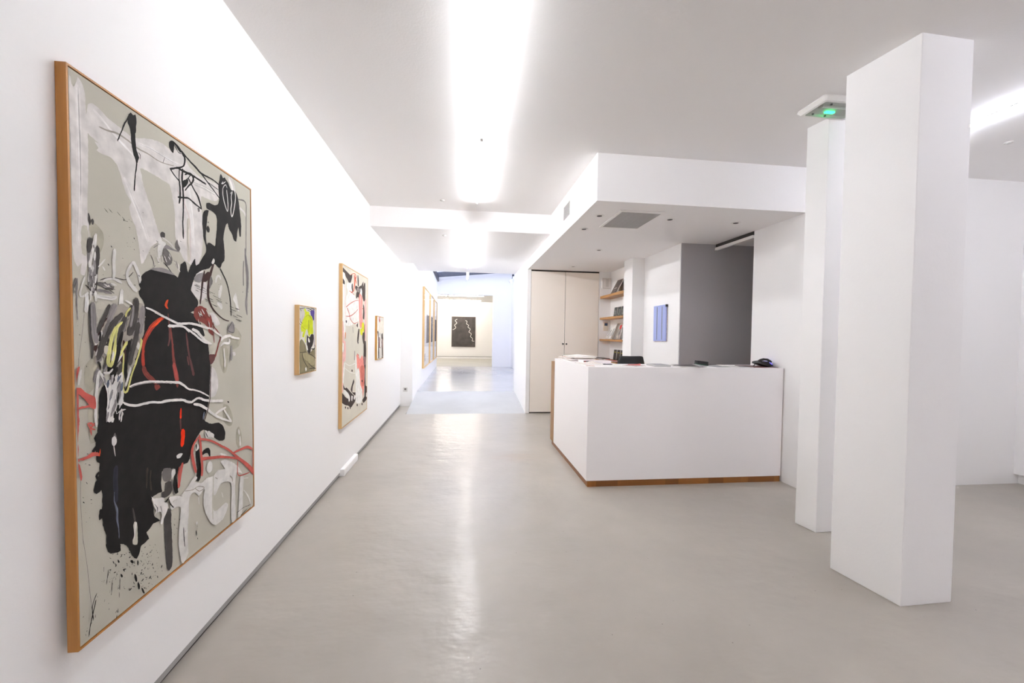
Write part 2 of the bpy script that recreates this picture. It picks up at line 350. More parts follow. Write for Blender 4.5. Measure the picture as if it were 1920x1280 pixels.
PAINT_ONE = (
(0,'stain',[137,2601,171,2585,207,2563,233,2533,237,2492,228,2448,203,2401,180,2438,146,2492],0.4),
(0,'stain',[1642,1942,1765,1961,1877,1874,1825,1770,1698,1739,1654,1808],0.4),
(0,'stain',[1494,1747,1551,1810,1623,1742,1635,1641,1588,1528,1545,1516,1491,1618],0.4),
(0,'stain',[1538,1221,1625,1190,1698,1057,1682,992,1636,986,1535,1057],0.4),
(0,'stain',[1758,923,1807,947,1855,865,1852,741,1802,720,1755,785],0.4),
(0,'stain',[85,1696,133,1745,181,1753,185,1667,140,1554,98,1528],0.4),
(0,'stain',[96,1434,138,1458,161,1412,154,1220,115,1219,101,1381],0.4),
(0,'white2',[9,3376,20,3397,28,3395,35,3359,45,3346,55,3352,70,3396,77,3418,89,3414,108,3391,123,3349,125,3286,129,3216,137,3116,136,2955,130,2791,126,2620,131,2600,131,2529,134,2484,121,2415,123,2355,107,2291,95,2249,68,2255,77,2317,52,2293,33,2324,23,2390,12,2470,20,2535,24,2599,24,2599,21,2753,22,2908,22,3061,12,3209,2,3288],1.0),
(0,'white2',[143,3293,163,3313,217,3311,279,3287,372,3270,472,3254,533,3271,630,3313,769,3344,852,3337,960,3371,1032,3347,1063,3304,1244,3258,1500,3290,1515,3200,1469,3128,1314,3103,1240,3097,1255,2905,1257,2756,1242,2633,1192,2502,1156,2477,1003,2501,923,2610,901,2673,900,2835,876,2961,844,3057,762,3067,658,3072,547,3067,559,3028,589,2930,652,2814,718,2662,752,2625,646,2538,577,2426,545,2393,524,2537,496,2637,460,2704,443,2764,462,2804,419,2849,390,2918,353,3006,300,3040,229,3033,196,3040,211,3061,180,3086,212,3088,188,3098,132,3121,129,3194],1.4),
(1,'white1',[180,3282,253,3246,398,3172,530,3124],[9.2,9.5,9.8,10.1],0.6,4),
(1,'white1',[532,3232,662,3254,840,3253,1020,3258],[11.8,13.1,14.4,15.0],0.6,5),
(1,'white1',[407,2948,463,2852,537,2732,613,2568],[15.2,15.5,16.0,16.4],0.6,5),
(1,'white1',[1060,3134,1099,2934,1116,2723,1124,2551],[25.1,25.2,25.0,24.9],0.6,5),
(1,'white1',[73,3366,78,3087,76,2784,62,2426],[17.5,17.5,17.4,17.2],0.8,6),
(1,'pinkw',[933,3048,1075,2856,1085,2516],[4.1,4.3,4.2],0.4,0),
(1,'beige2',[1064,2853,1054,2709,1063,2498],[16.7,16.9,17.2],0.4,3),
(1,'taupe',[217,3196,277,3202,358,3221,442,3215,532,3199,628,3202,747,3195,897,3223],[4.6,5.4,6.4,6.4,5.5,4.7,3.8,3.0],0.4,0),
(0,'canvas',[82,2537,113,2555,126,2502,116,2414,106,2362,82,2377,78,2466],1.6),
(1,'grey3',[-7,2896,1,2876,-4,2850],[6.5,5.9,5.2],0.6,0),
(1,'white2',[1126,3172,1291,3186,1498,3178],[22.0,24.1,26.5],1.0,4),
(1,'white2',[1689,3424,1734,3373,1764,3316],[35.2,36.3,36.9],1.0,3),
(1,'white2',[1856,3191,1956,3168,1990,3133],[11.3,13.2,16.1],0.8,0),
(1,'grey2',[1842,3265,1986,3275,1996,3108,1979,2620],[5.4,9.1,8.0,6.5],0.6,0),
(1,'grey1',[1966,2794,1983,2666,2003,2564,2009,2441,1992,2307,1978,2209,1993,2095],[8.3,24.1,33.4,27.4,17.9,25.4,8.2],1.0,4),
(1,'grey2',[1938,2658,1927,2552,1927,2396],[8.4,8.4,8.5],0.6,2),
(1,'ink',[468,3407,430,3335,412,3301,356,3170],[5.1,4.4,5.2,3.5],0.7,0),
(0,'ink',[453,3393,472,3417,491,3410,514,3427,523,3370,511,3293,519,3179,540,3140,514,3082,499,3123,482,3163,469,3250,462,3305,445,3331],1.2),
(1,'ink',[516,3178,517,3083,501,2994,491,2890],[7.3,5.6,5.4,6.0],0.6,0),
(1,'ink',[531,3172,551,3163,549,3132],[2.6,2.8,2.4],0.4,0),
(1,'ink',[796,3248,776,3198],[2.4,2.3],0.4,0),
(0,'ink',[846,3386,867,3408,903,3418,946,3408,986,3389,1000,3372,970,3362,941,3379,907,3397,900,3358,891,3322,865,3330,845,3353],0.8),
(1,'ink',[902,3392,931,3372,950,3354,990,3357],[4.1,4.2,3.5,2.9],0.6,0),
(1,'ink',[985,3382,1041,3359,1104,3337,1169,3321,1237,3298,1332,3301,1433,3304,1525,3291],[9.8,7.5,7.9,11.1,10.7,7.4,6.2,7.9],0.7,0),
(1,'ink',[1237,3298,1307,3266,1380,3233,1456,3198,1522,3166],[7.1,7.3,6.7,6.3,7.0],0.5,0),
(1,'ink',[1319,3255,1406,3249,1497,3243],[3.5,3.6,3.7],0.4,0),
(1,'ink',[995,3366,1025,3349,1028,3313,1013,3273,977,3245,851,3182],[12.0,13.1,9.9,6.7,5.8,7.5],0.7,0),
(1,'ink',[851,3188,897,3154,970,3122],[7.7,5.7,5.6],0.6,0),
(1,'ink',[928,3225,1017,3227,1123,3233,1212,3231,1312,3227],[7.3,9.9,8.8,8.2,7.4],0.8,0),
(1,'ink',[962,3232,955,3150,964,3086,964,2999,951,2945],[5.6,5.9,8.8,10.6,7.3],0.6,0),
(1,'ink',[1002,3242,991,3163,999,3085,1004,2999,1000,2896,993,2813,995,2759,1001,2710,997,2765,994,2717,997,2674],[9.2,11.0,10.1,9.9,8.4,8.4,8.0,4.7,4.6,9.2,6.7],0.7,0),
(1,'ink',[1027,3204,1080,3238,1134,3223,1122,3177,1067,3123,1024,3073],[6.7,7.0,14.0,9.1,6.4,5.4],0.8,0),
(1,'ink',[1005,3141,1058,3181,1101,3232],[4.0,4.2,4.6],0.6,0),
(0,'ink',[995,3138,1068,3178,1068,3157,1035,3111,999,3085],1.0),
(1,'ink',[1069,3192,1143,3121,1198,3075,1242,2985],[8.8,7.4,11.8,9.6],0.6,0),
(1,'ink',[937,2991,1013,3012,1075,3025,1140,3007,1242,2988],[8.2,6.4,6.6,8.7,5.8],0.7,0),
(0,'grey2',[1184,2978,1213,2987,1218,2963,1195,2947],0.8),
(0,'ink',[1519,3343,1527,3381,1543,3406,1562,3395,1574,3380,1603,3398,1631,3384,1666,3365,1687,3340,1716,3314,1754,3323,1800,3322,1830,3290,1853,3247,1867,3166,1886,3087,1896,3004,1890,2934,1886,2897,1861,2892,1843,2980,1819,2924,1797,2825,1743,2839,1729,2877,1671,2920,1650,2964,1650,2973,1628,2959,1591,2886,1576,2835,1573,2801,1587,2693,1581,2596,1543,2565,1514,2517,1481,2516,1429,2538,1377,2515,1339,2486,1302,2473,1242,2455,1195,2431,1149,2406,1051,2403,1084,2467,1118,2515,1144,2537,1150,2481,1196,2507,1244,2566,1299,2628,1294,2686,1265,2731,1255,2816,1251,2859,1248,2838,1254,2927,1271,2975,1313,3002,1344,3008,1324,2946,1313,2869,1301,2785,1298,2753,1311,2690,1325,2711,1369,2718,1432,2704,1447,2772,1465,2869,1471,2957,1452,2997,1401,3013,1314,3017,1315,3062,1364,3077,1428,3078,1480,3098,1508,3146,1503,3214,1497,3274],1.0),
(0,'ink',[570,2108,853,2101,1147,2054,1262,1877,736,1879,567,1979],0.6),
(0,'ink',[682,2071,576,2092,553,2130,519,2168,516,2197,532,2217,517,2244,545,2277,542,2306,582,2342,639,2369,706,2388,682,2383,751,2391,805,2389,856,2371,898,2357,922,2347,948,2404,958,2460,980,2470,1006,2492,1026,2478,1036,2438,1051,2406,1105,2428,1160,2415,1131,2375,1103,2315,1082,2264,1123,2226,1166,2190,1177,2159,1153,2114,1120,2091,1043,2066,991,2036,969,2001,910,1996,815,2029,735,2057,658,2078],1.0),
(0,'ink',[1310,2846,1332,2867,1353,2850,1348,2811,1321,2805,1307,2823],0.8),
(0,'ink',[1326,2895,1342,2907,1341,2888],0.6),
(1,'chalk',[1578,3349,1552,3317,1587,3337,1623,3366],[3.0,6.9,3.5,2.5],0.4,0),
(1,'chalk',[1565,3266,1587,3305,1622,3334,1643,3309],[3.4,4.2,4.2,4.9],0.4,0),
(1,'chalk',[1572,3276,1571,3221,1597,3150,1646,3085,1655,3168,1636,3290],[4.4,6.2,7.3,3.7,6.2,4.8],0.4,0),
(1,'chalk',[1739,3309,1715,3252,1721,3189,1705,3118,1718,3057,1749,3099,1790,3244,1784,3316,1754,3331],[4.0,5.4,6.5,7.1,6.4,6.2,6.5,6.4,4.4],0.4,0),
(1,'chalk',[1701,3272,1724,3304],[3.3,3.3],0.4,0),
(0,'grey1',[586,2367,583,2426,609,2479,659,2531,728,2577,669,2528,712,2562,764,2580,819,2582,874,2564,927,2561,981,2531,1011,2496,965,2461,953,2405,923,2351,879,2368,833,2387,769,2396,665,2383,616,2366],0.8),
(0,'grey2',[764,2548,800,2549,836,2524,863,2483,843,2441,797,2420,771,2454,754,2502],1.2),
(0,'grey2',[894,2581,909,2637,924,2650,931,2615,958,2587,937,2557],0.8),
(0,'grey3',[735,2655,758,2672,784,2667,784,2635,757,2622,735,2630],0.8),
(0,'chalk',[713,2612,735,2630,756,2603,796,2593,773,2562,754,2527,736,2473,714,2463,702,2517,710,2562],1.0),
(1,'chalk',[757,2628,810,2615,856,2593,893,2568],[4.8,5.1,5.5,5.7],0.8,2),
(1,'grey3',[634,2473,658,2434,670,2387],[2.7,2.8,2.8],0.4,0),
(1,'ink',[761,2440,797,2420,851,2377],[2.6,5.4,2.8],0.6,0),
(0,'grey1',[1148,2392,1195,2427,1241,2441,1252,2392,1204,2342,1147,2342,1120,2353],0.8),
(0,'white2',[1114,2338,1192,2333,1287,2352,1310,2310,1296,2227,1212,2183,1144,2214,1090,2258,1097,2301],0.8),
(0,'chalk',[1149,2403,1195,2431,1253,2454,1253,2440,1206,2422],0.6),
(1,'chalk',[1438,2371,1452,2419,1492,2440,1519,2412],[11.8,12.2,9.9,11.9],0.8,0),
(1,'chalk',[1531,2351,1502,2285,1488,2236],[15.8,23.9,20.3],1.0,0),
(1,'chalk',[1460,2180,1500,2175,1526,2137],[20.9,27.0,24.2],1.2,0),
(0,'chalk',[1723,2240,1778,2312,1792,2263,1829,2164,1836,2122,1790,2145,1760,2202],1.0),
(0,'white2',[1305,2071,1380,2090,1457,2040,1496,1986,1429,1969,1353,2028],1.2),
(1,'brown',[1271,2453,1239,2346,1226,2272,1202,2153],[8.6,14.3,12.3,9.4],0.8,0),
(0,'brown',[1276,2425,1338,2456,1356,2421,1312,2370,1251,2355],1.2),
(1,'brown',[1409,2543,1356,2436,1329,2342,1316,2281,1326,2207,1381,2128,1471,2071,1566,2032,1651,2021],[10.6,18.1,18.8,17.7,15.6,10.5,8.1,5.7,4.9],0.6,0),
(0,'grey2',[1362,2422,1393,2380,1367,2332,1341,2299,1338,2358],1.2),
(1,'ink',[1507,2512,1561,2457,1616,2393,1657,2300,1677,2212,1689,2073],[9.6,8.2,8.0,7.5,7.6,6.7],0.4,0),
(0,'chalk',[1377,2537,1410,2589,1427,2576,1403,2534],0.8),
(0,'redbrown',[1125,2111,1219,2139,1329,2093,1365,2001,1389,1876,1325,1908,1288,1969,1216,1997,1146,2010,1113,2052],1.4),
(0,'redbrown',[1142,2099,1188,2138,1281,2107,1354,2059,1372,1991,1352,1953,1279,1981,1185,2015],1.6),
(1,'red2',[1176,2094,1256,2062,1328,1997],[8.0,14.9,9.9],1.0,4),
(1,'redbrown',[1316,2077,1391,1971,1497,1876,1467,1796,1411,1687,1344,1628],[7.2,5.6,8.2,9.7,11.3,10.1],0.8,0),
(0,'redbrown2',[1320,1707,1411,1703,1405,1656,1344,1613,1311,1646],1.0),
(0,'canvas',[1315,1800,1440,1813,1398,1711,1333,1714],0.6),
(1,'redbrown',[1391,2002,1400,1813],[4.9,4.9],0.4,0),
(0,'white2',[1343,1597,1395,1577,1447,1493,1453,1396,1403,1323,1337,1318,1313,1383],0.8),
(0,'ink',[569,2071,635,2056,776,2037,889,1988,1055,1964,1144,1936,1237,1862,1310,1800,1320,1692,1336,1598,1322,1444,1303,1276,1271,1205,1233,1136,1345,1074,1451,1062,1520,1020,1561,936,1545,882,1475,884,1394,928,1330,976,1243,1043,1183,1042,1123,997,1077,950,1049,885,1008,825,154,1091,147,1200,165,1303,173,1409,182,1516,202,1556,294,1612,378,1673,469,1785,549,1880,564,1978],1.4),
(0,'ink',[1011,959,967,914,905,890,844,841,814,823,722,864,701,756,709,694,621,695,604,677,619,607,626,540,686,480,616,493,582,471,549,461,572,399,499,387,482,346,451,314,407,374,365,456,316,492,322,443,281,447,222,484,204,538,211,601,188,679,182,725,164,723,177,771,184,801,185,845,180,912,137,901,126,927,158,996,172,1067,155,1148,147,1204],1.4),
(0,'ink',[814,816,883,842,946,892,1011,945,1059,975,1076,927,1031,867,928,841,871,749,888,618,858,616,825,684,843,786],1.0),
(0,'ink',[1108,868,1149,938,1163,832,1184,723,1174,634,1142,614,1115,634,1128,731],1.2),
(0,'ink',[1179,827,1221,867,1288,871,1319,839,1312,777,1279,824,1236,831],1.0),
(1,'ink',[163,1272,146,1244,153,1211],[8.2,9.7,3.6],1.4,3),
(1,'ink',[157,1198,130,1167,128,1146],[8.2,10.1,3.8],1.4,3),
(1,'ink',[164,1025,149,1005,159,976],[8.6,9.7,3.4],1.4,3),
(1,'ink',[183,916,147,901,126,925],[8.4,8.5,2.9],1.4,3),
(0,'ink',[149,980,125,926,134,916,149,929,143,901,158,900,187,914,199,955],1.0),
(0,'ink',[169,788,159,747,161,721,183,731,195,770],1.2),
(0,'canvas',[437,586,458,573,463,521,460,415,421,435,421,463,435,498,428,565],1.0),
(0,'chalk',[446,578,458,571,449,513,430,459,436,519],0.8),
(1,'grey3',[427,685,438,624,446,585],[4.3,8.5,8.5],0.6,3),
(1,'orange',[806,2158,781,2116,805,2091],[7.8,14.4,6.4],1.2,4),
(1,'red1',[766,2024,703,1995,632,1943,581,1880,551,1819,542,1734,547,1660],[10.7,17.3,20.4,18.9,14.8,13.9,14.9],1.2,5),
(1,'orange',[739,2016,685,1976,632,1943],[9.0,13.2,6.4],1.2,3),
(1,'redbrown',[544,1660,567,1609,624,1559,674,1522],[18.7,19.9,19.0,10.6],1.2,6),
(1,'redbrown2',[804,2052,819,1879,798,1800],[5.9,11.9,5.8],1.2,3),
(1,'redbrown',[826,1959,846,1825,859,1689,889,1551,897,1467],[6.0,9.8,15.0,20.5,9.2],1.0,4),
(1,'red2',[858,1662,876,1593,899,1515],[17.7,23.7,20.8],1.2,5),
(1,'redbrown2',[1011,1906,1030,1793,1049,1706,1101,1543],[6.6,10.0,9.9,16.6],1.2,3),
(1,'redbrown2',[1023,1708,1039,1635],[9.8,9.9],1.2,2),
(0,'redbrown',[648,1512,692,1513,709,1492,664,1472],1.2),
(1,'orangered',[934,1289,928,1206],[9.7,11.0],0.8,0),
(1,'orangered',[951,1110,954,1053,940,980],[25.5,23.1,20.0],1.0,0),
(1,'redbrown2',[924,1207,930,1115],[9.4,6.3],0.8,0),
(1,'grey2',[290,1241,287,1196,280,1165],[6.4,19.3,8.7],0.8,3),
(0,'white2',[269,1217,289,1223,304,1195,300,1166,280,1155,266,1168],0.8),
(1,'white2',[280,1158,290,1089],[4.0,2.4],0.4,0),
(1,'blueblack',[296,1021,287,944,289,863,291,783],[17.4,19.1,18.7,14.6],1.0,4),
(1,'greyblue',[277,855,275,796,294,735,296,660,305,602,308,530],[2.1,3.9,8.9,8.1,4.1,2.5],0.6,2),
(1,'brown2',[565,920,559,864,555,777],[13.1,7.8,5.1],1.0,3),
(1,'brown2',[598,894,592,823,600,746],[8.0,5.2,10.0],1.0,2),
(0,'grey2',[725,863,827,825,813,788,805,744,729,767,711,813],1.2),
(0,'chalk',[820,822,853,821,856,782,832,761,816,759],0.8),
(0,'grey3',[741,749,815,731,809,650,738,632,702,656,702,691,733,688],1.4),
(0,'grey3',[724,556,800,515,801,431,808,279,811,147,803,68,770,48,749,75,735,188,725,330,722,449],1.0),
(1,'grey2',[816,750,823,682,842,619],[8.6,6.6,8.0],0.6,0),
(0,'canvas',[126,2023,137,2049,249,2049,265,2082,235,2093,184,2095],0.8),
(1,'grey1',[134,2484,127,2416,122,2324],[7.1,9.0,5.4],1.0,3),
(1,'grey3',[129,2630,134,2590,136,2561],[5.7,7.5,3.8],0.8,0),
(0,'grey3',[146,2599,157,2607,166,2594,159,2569,151,2569],1.0),
(0,'grey3',[120,2476,134,2484,152,2483,145,2430,132,2392,118,2389],1.0),
(0,'grey3',[167,2409,186,2449,201,2431,200,2358,189,2304,181,2230,177,2178,170,2146,150,2154,146,2226,157,2330],1.2),
(1,'grey1',[170,2399,162,2321,154,2227,144,2133],[7.4,11.1,14.7,11.0],1.0,5),
(1,'grey2',[187,2210,235,2205,298,2191],[13.8,17.8,12.9],1.4,6),
(1,'grey1',[180,2168,222,2167,285,2157],[11.8,10.4,7.2],1.2,5),
(1,'grey3',[99,2190,133,2163,161,2145],[5.5,5.5,7.3],0.8,0),
(1,'grey2',[37,2222,18,2160,7,2062,8,1975],[6.5,8.2,5.0,3.3],1.2,4),
(1,'grey1',[45,2223,41,2163,39,2064,40,1976],[5.1,5.1,4.1,3.4],1.0,2),
(1,'grey3',[199,2233,236,2248,287,2261,326,2263,367,2260,401,2263,437,2292,467,2325],[3.2,2.4,2.1,2.1,2.5,2.7,2.5,1.9],0.4,0),
(1,'chalk',[223,2230,261,2249,313,2253,366,2235],[4.9,6.0,7.3,9.8],0.8,0),
(1,'chalk',[317,2450,308,2377,308,2307,305,2257],[12.3,12.4,12.5,9.4],0.8,0),
(1,'chalk',[242,2374,214,2340,189,2315],[4.0,5.0,3.9],0.6,0),
(1,'chalk',[219,2322,236,2301],[4.9,8.2],0.8,0),
(1,'chalk',[469,2394,439,2355,413,2305,422,2261,457,2220,494,2195],[9.8,9.9,10.9,14.0,15.8,17.7],1.0,0),
(1,'chalk',[472,2395,497,2353,519,2309,525,2257],[12.2,14.8,12.5,9.9],1.0,0),
(1,'chalk',[179,2517,169,2471,156,2422,137,2347,130,2275,122,2213],[10.7,14.2,10.5,8.9,10.8,14.4],1.4,5),
(1,'chalk',[95,2239,77,2192,59,2130,76,2117,115,2146],[5.0,5.0,6.9,6.3,6.4],1.0,0),
(1,'chalk',[146,2246,142,2184,138,2143],[5.5,3.7,3.7],0.8,0),
(1,'chalk',[161,2130,221,2127,284,2125,323,2139],[10.1,12.0,13.8,12.1],1.0,3),
(1,'chalk',[104,2140,105,2079,98,2028],[12.6,12.6,14.2],1.2,3),
(1,'chalk',[365,2193,364,2143,359,2086,365,2053],[10.9,15.2,19.7,17.7],1.2,3),
(0,'chalk',[315,2040,342,2069,376,2065,382,2049,348,2044],1.0),
(0,'taupe',[265,2069,376,2090,426,2066,489,2112,552,2102,564,2003,553,1909,528,1845,470,1706,424,1613,380,1522,356,1552,316,1610,284,1568,262,1629,287,1705,240,1676,227,1735,198,1762,161,1714,147,1746,185,1813,128,1827,124,1925,123,2023,168,2019,172,1907,217,1977],3.2),
(1,'white2',[395,1790,374,1749,348,1710],[8.8,15.1,4.9],1.8,3),
(1,'grey2',[499,1888,489,1860,475,1833],[8.8,23.1,9.6],1.8,5),
(1,'grey1',[178,1658,157,1626,141,1595],[10.9,12.8,6.5],1.8,5),
(1,'grey1',[193,1784,181,1746,165,1709],[5.5,18.8,8.8],1.8,7),
(1,'brown',[166,1831,149,1790,127,1750],[10.4,11.9,5.1],1.8,5),
(1,'black2',[254,1863,244,1833,231,1803],[11.9,13.8,6.3],1.8,7),
(1,'grey1',[330,1822,316,1788,307,1755],[5.6,12.8,10.0],1.8,5),
(1,'black2',[500,1978,492,1949,478,1920],[8.2,18.7,8.8],1.8,7),
(1,'brown',[282,1632,255,1574,229,1518],[7.3,11.3,9.3],1.8,3),
(1,'grey3',[300,1898,266,1847,239,1797],[6.0,11.3,5.8],1.8,3),
(1,'grey1',[192,1756,184,1735,169,1715],[7.5,18.5,8.7],1.8,5),
(1,'grey3',[350,1691,331,1659,318,1627],[10.5,13.5,4.2],1.8,7),
(1,'grey3',[357,1787,332,1731,305,1676],[10.7,18.8,4.2],1.8,3),
(1,'grey1',[187,1695,165,1651,137,1609],[6.9,17.8,6.9],1.8,3),
(1,'grey1',[274,1760,251,1719,223,1678],[10.3,17.4,3.0],1.8,5),
(1,'brown',[283,1825,254,1770,223,1717],[6.0,9.8,7.9],1.8,5),
(1,'grey3',[443,1858,421,1812,399,1767],[11.0,21.7,5.7],1.8,7),
(1,'grey2',[428,2003,400,1954,376,1906],[7.0,21.2,4.0],1.8,3),
(1,'grey3',[368,1709,339,1649,308,1590],[10.5,14.7,7.0],1.8,5),
(1,'taupe',[150,1787,141,1767,129,1748],[7.1,10.0,5.2],1.8,5),
(1,'white2',[203,1913,181,1869,157,1826],[9.4,14.9,8.3],1.8,7),
(1,'taupe',[234,1865,216,1825,193,1786],[11.4,19.1,2.9],1.8,5),
(1,'white2',[203,1847,184,1803,159,1760],[11.4,9.4,5.6],1.8,7),
(1,'brown',[375,1768,364,1737,353,1706],[12.7,21.4,10.1],1.8,7),
(1,'white2',[363,1959,349,1922,336,1886],[8.1,16.9,8.1],1.8,7),
(1,'brown',[241,1996,202,1936,172,1878],[7.5,7.9,6.7],1.8,7),
(1,'black2',[520,2006,491,1967,469,1929],[11.4,19.7,7.4],1.8,3),
(1,'white2',[287,1680,276,1651,260,1623],[4.3,15.5,3.6],1.8,7),
(1,'grey1',[388,2019,369,1976,348,1934],[8.2,18.4,5.6],1.8,5),
(1,'grey1',[242,1793,232,1774,227,1754],[4.7,17.7,5.5],1.8,5),
(1,'grey1',[386,2016,375,1991,368,1966],[5.9,11.0,10.4],1.8,5),
(1,'grey1',[457,1992,445,1969,432,1946],[10.1,9.0,6.0],1.8,5),
(1,'grey1',[396,1988,376,1933,355,1879],[5.3,12.6,4.8],1.8,5),
(1,'grey3',[445,2089,430,2052,411,2015],[10.1,10.7,10.1],1.8,7),
(1,'white2',[292,1981,272,1939,248,1898],[11.0,12.1,3.5],1.8,5),
(1,'grey3',[265,1778,243,1723,215,1670],[11.8,17.1,9.8],1.8,7),
(1,'grey1',[175,1669,160,1630,147,1592],[5.1,15.3,7.0],1.8,5),
(1,'taupe',[420,1781,401,1750,388,1719],[8.6,9.3,10.0],1.8,3),
(1,'grey2',[451,1811,431,1755,402,1700],[8.0,14.4,3.4],1.8,7),
(1,'grey1',[243,1706,227,1669,207,1633],[7.9,8.6,5.5],1.8,3),
(1,'grey1',[309,1906,291,1860,267,1814],[10.3,12.7,4.7],1.8,5),
(1,'grey1',[500,2001,479,1941,454,1881],[6.9,11.0,9.3],1.8,5),
(1,'white2',[366,1786,339,1744,316,1704],[10.0,12.6,7.9],1.8,5),
(1,'grey3',[462,1958,446,1925,436,1893],[12.3,17.8,3.6],1.8,7),
(1,'taupe',[403,1860,383,1816,361,1773],[9.9,13.4,5.8],1.8,5),
(1,'grey3',[306,1849,297,1820,283,1791],[11.6,18.6,8.5],1.8,7),
(1,'brown',[267,2012,255,1992,246,1972],[11.2,12.9,4.3],1.8,3),
(1,'grey1',[465,1989,453,1963,440,1937],[5.6,10.5,8.6],1.8,3),
(1,'grey3',[449,1843,421,1794,385,1745],[11.6,17.7,9.8],1.8,5),
(1,'black2',[317,1674,290,1623,270,1573],[9.6,18.2,5.0],1.8,5),
(1,'grey3',[337,2011,322,1976,308,1941],[10.6,8.8,5.1],1.8,3),
(1,'taupe',[455,2029,422,1974,396,1922],[10.0,14.3,5.0],1.8,5),
(1,'grey2',[453,1847,445,1822,435,1796],[7.9,11.8,7.3],1.8,5),
(1,'black2',[295,1731,281,1712,275,1692],[5.8,18.9,5.5],1.8,7),
(1,'black2',[264,1699,254,1672,241,1646],[8.0,12.2,9.3],1.8,7),
(1,'grey3',[390,1725,370,1676,354,1628],[13.3,13.2,6.2],1.8,3),
(1,'grey1',[211,1641,187,1593,157,1546],[11.0,17.5,9.5],1.8,5),
(1,'grey3',[159,2259,162,2215],[5.7,5.7],1.6,3),
(1,'grey3',[163,2385,161,2363],[7.4,7.4],1.6,3),
(1,'grey1',[170,2431,171,2408],[7.1,7.1],1.6,3),
(1,'chalk',[126,2306,125,2255],[4.6,4.6],1.6,3),
(1,'chalk',[164,2162,157,2128],[7.2,7.2],1.6,3),
(1,'chalk',[169,2153,165,2099],[8.6,8.6],1.6,3),
(1,'chalk',[137,2362,132,2308],[4.9,4.9],1.6,3),
(1,'chalk',[157,2206,158,2180],[9.2,9.2],1.6,3),
(1,'grey3',[119,2212,117,2190],[2.9,2.9],1.6,3),
(1,'grey3',[138,2250,140,2199],[6.8,6.8],1.6,3),
(1,'grey1',[128,2222,121,2175],[5.3,5.3],1.6,3),
(1,'grey2',[138,2235,139,2184],[7.6,7.6],1.6,3),
(1,'chalk',[167,2403,161,2352],[7.7,7.7],1.6,3),
(1,'chalk',[127,2157,130,2104],[5.7,5.8],1.6,3),
(1,'grey3',[161,2219,161,2182],[3.2,3.2],1.6,3),
(1,'chalk',[143,2317,140,2263],[3.8,3.8],1.6,3),
(1,'grey1',[157,2443,157,2422],[4.9,4.9],1.6,3),
(1,'grey1',[127,2264,129,2209],[8.9,8.9],1.6,3),
(1,'chalk',[125,2341,127,2292],[5.9,5.9],1.6,3),
(1,'grey3',[135,2289,130,2235],[3.6,3.6],1.6,3),
(1,'chalk',[177,2265,171,2231],[6.2,6.2],1.6,3),
(1,'grey1',[126,2298,128,2256],[8.5,8.5],1.6,3),
(1,'chalk',[148,2323,150,2279],[5.9,5.9],1.6,3),
(1,'chalk',[167,2253,162,2210],[5.9,5.9],1.6,3),
(1,'chalk',[148,2404,142,2376],[6.0,6.0],1.6,3),
(1,'grey3',[183,2433,177,2384],[5.5,5.5],1.6,3),
(1,'chalk',[239,2210,260,2197],[5.0,5.1],1.4,2),
(1,'grey1',[276,2172,302,2161],[4.5,4.6],1.4,2),
(1,'grey3',[236,2189,275,2176],[5.5,5.5],1.4,2),
(1,'grey3',[270,2203,303,2201],[2.8,2.8],1.4,2),
(1,'chalk',[223,2212,271,2202],[4.8,4.9],1.4,2),
(1,'grey3',[234,2186,254,2177],[3.3,3.3],1.4,2),
(1,'grey1',[219,2195,246,2190],[4.9,5.0],1.4,2),
(1,'grey3',[272,2224,297,2212],[3.1,3.2],1.4,2),
(1,'grey1',[237,2163,257,2159],[4.2,4.2],1.4,2),
(1,'grey3',[268,2191,292,2182],[4.9,5.0],1.4,2),
(1,'grey3',[232,2223,255,2206],[3.5,3.5],1.4,2),
(1,'grey2',[248,2217,278,2204],[2.7,2.7],1.4,2),
(1,'grey1',[237,2214,287,2214],[5.0,5.1],1.4,2),
(1,'grey2',[265,2207,310,2199],[2.1,2.1],1.4,2),
(1,'chalk',[258,2202,281,2190],[2.2,2.3],1.4,2),
(1,'grey2',[269,2199,310,2185],[4.7,4.8],1.4,2),
(1,'grey2',[273,2175,300,2158],[5.0,5.0],1.4,2),
(1,'grey3',[259,2190,293,2184],[4.6,4.7],1.4,2),
(1,'grey2',[227,2172,258,2164],[5.2,5.2],1.4,2),
(1,'chalk',[276,2219,323,2214],[4.7,4.8],1.4,2),
(1,'grey3',[120,2072,122,1986,123,1888,135,1814,130,1741],[5.5,7.3,7.3,9.2,3.7],1.0,3),
(1,'grey1',[145,2086,146,1987,151,1907,164,1838],[16.8,18.7,20.6,17.0],1.4,7),
(1,'grey3',[265,2082,233,2016,195,1951,172,1901],[11.5,15.0,14.8,11.1],1.2,5),
(1,'grey1',[311,2085,279,2031,255,1966],[23.3,23.4,15.7],1.2,7),
(1,'grey3',[367,2029,293,1967,246,1907,215,1850,191,1787,168,1732],[15.1,20.6,24.7,25.0,23.0,15.2],1.4,9),
(1,'grey2',[263,1985,231,1927,215,1876],[7.7,11.6,7.8],1.2,4),
(1,'black2',[168,1719,182,1706,188,1668],[6.9,7.4,3.8],0.8,0),
(1,'black2',[194,1907,185,1851],[5.8,7.7],0.8,0),
(1,'grey3',[391,2017,365,1955,339,1888,321,1822],[17.0,19.0,19.0,14.8],1.4,6),
(1,'black2',[364,1908,338,1835,320,1756,286,1679,277,1614,292,1580],[10.7,14.9,19.1,20.9,18.5,9.8],1.4,6),
(1,'grey3',[489,2140,474,2055,450,1957,414,1888],[23.3,32.4,33.8,21.7],1.4,9),
(1,'grey1',[461,2089,451,2012,432,1943],[9.2,11.4,9.0],1.2,4),
(1,'grey1',[547,2088,531,1987,511,1902],[22.0,26.7,24.0],1.4,7),
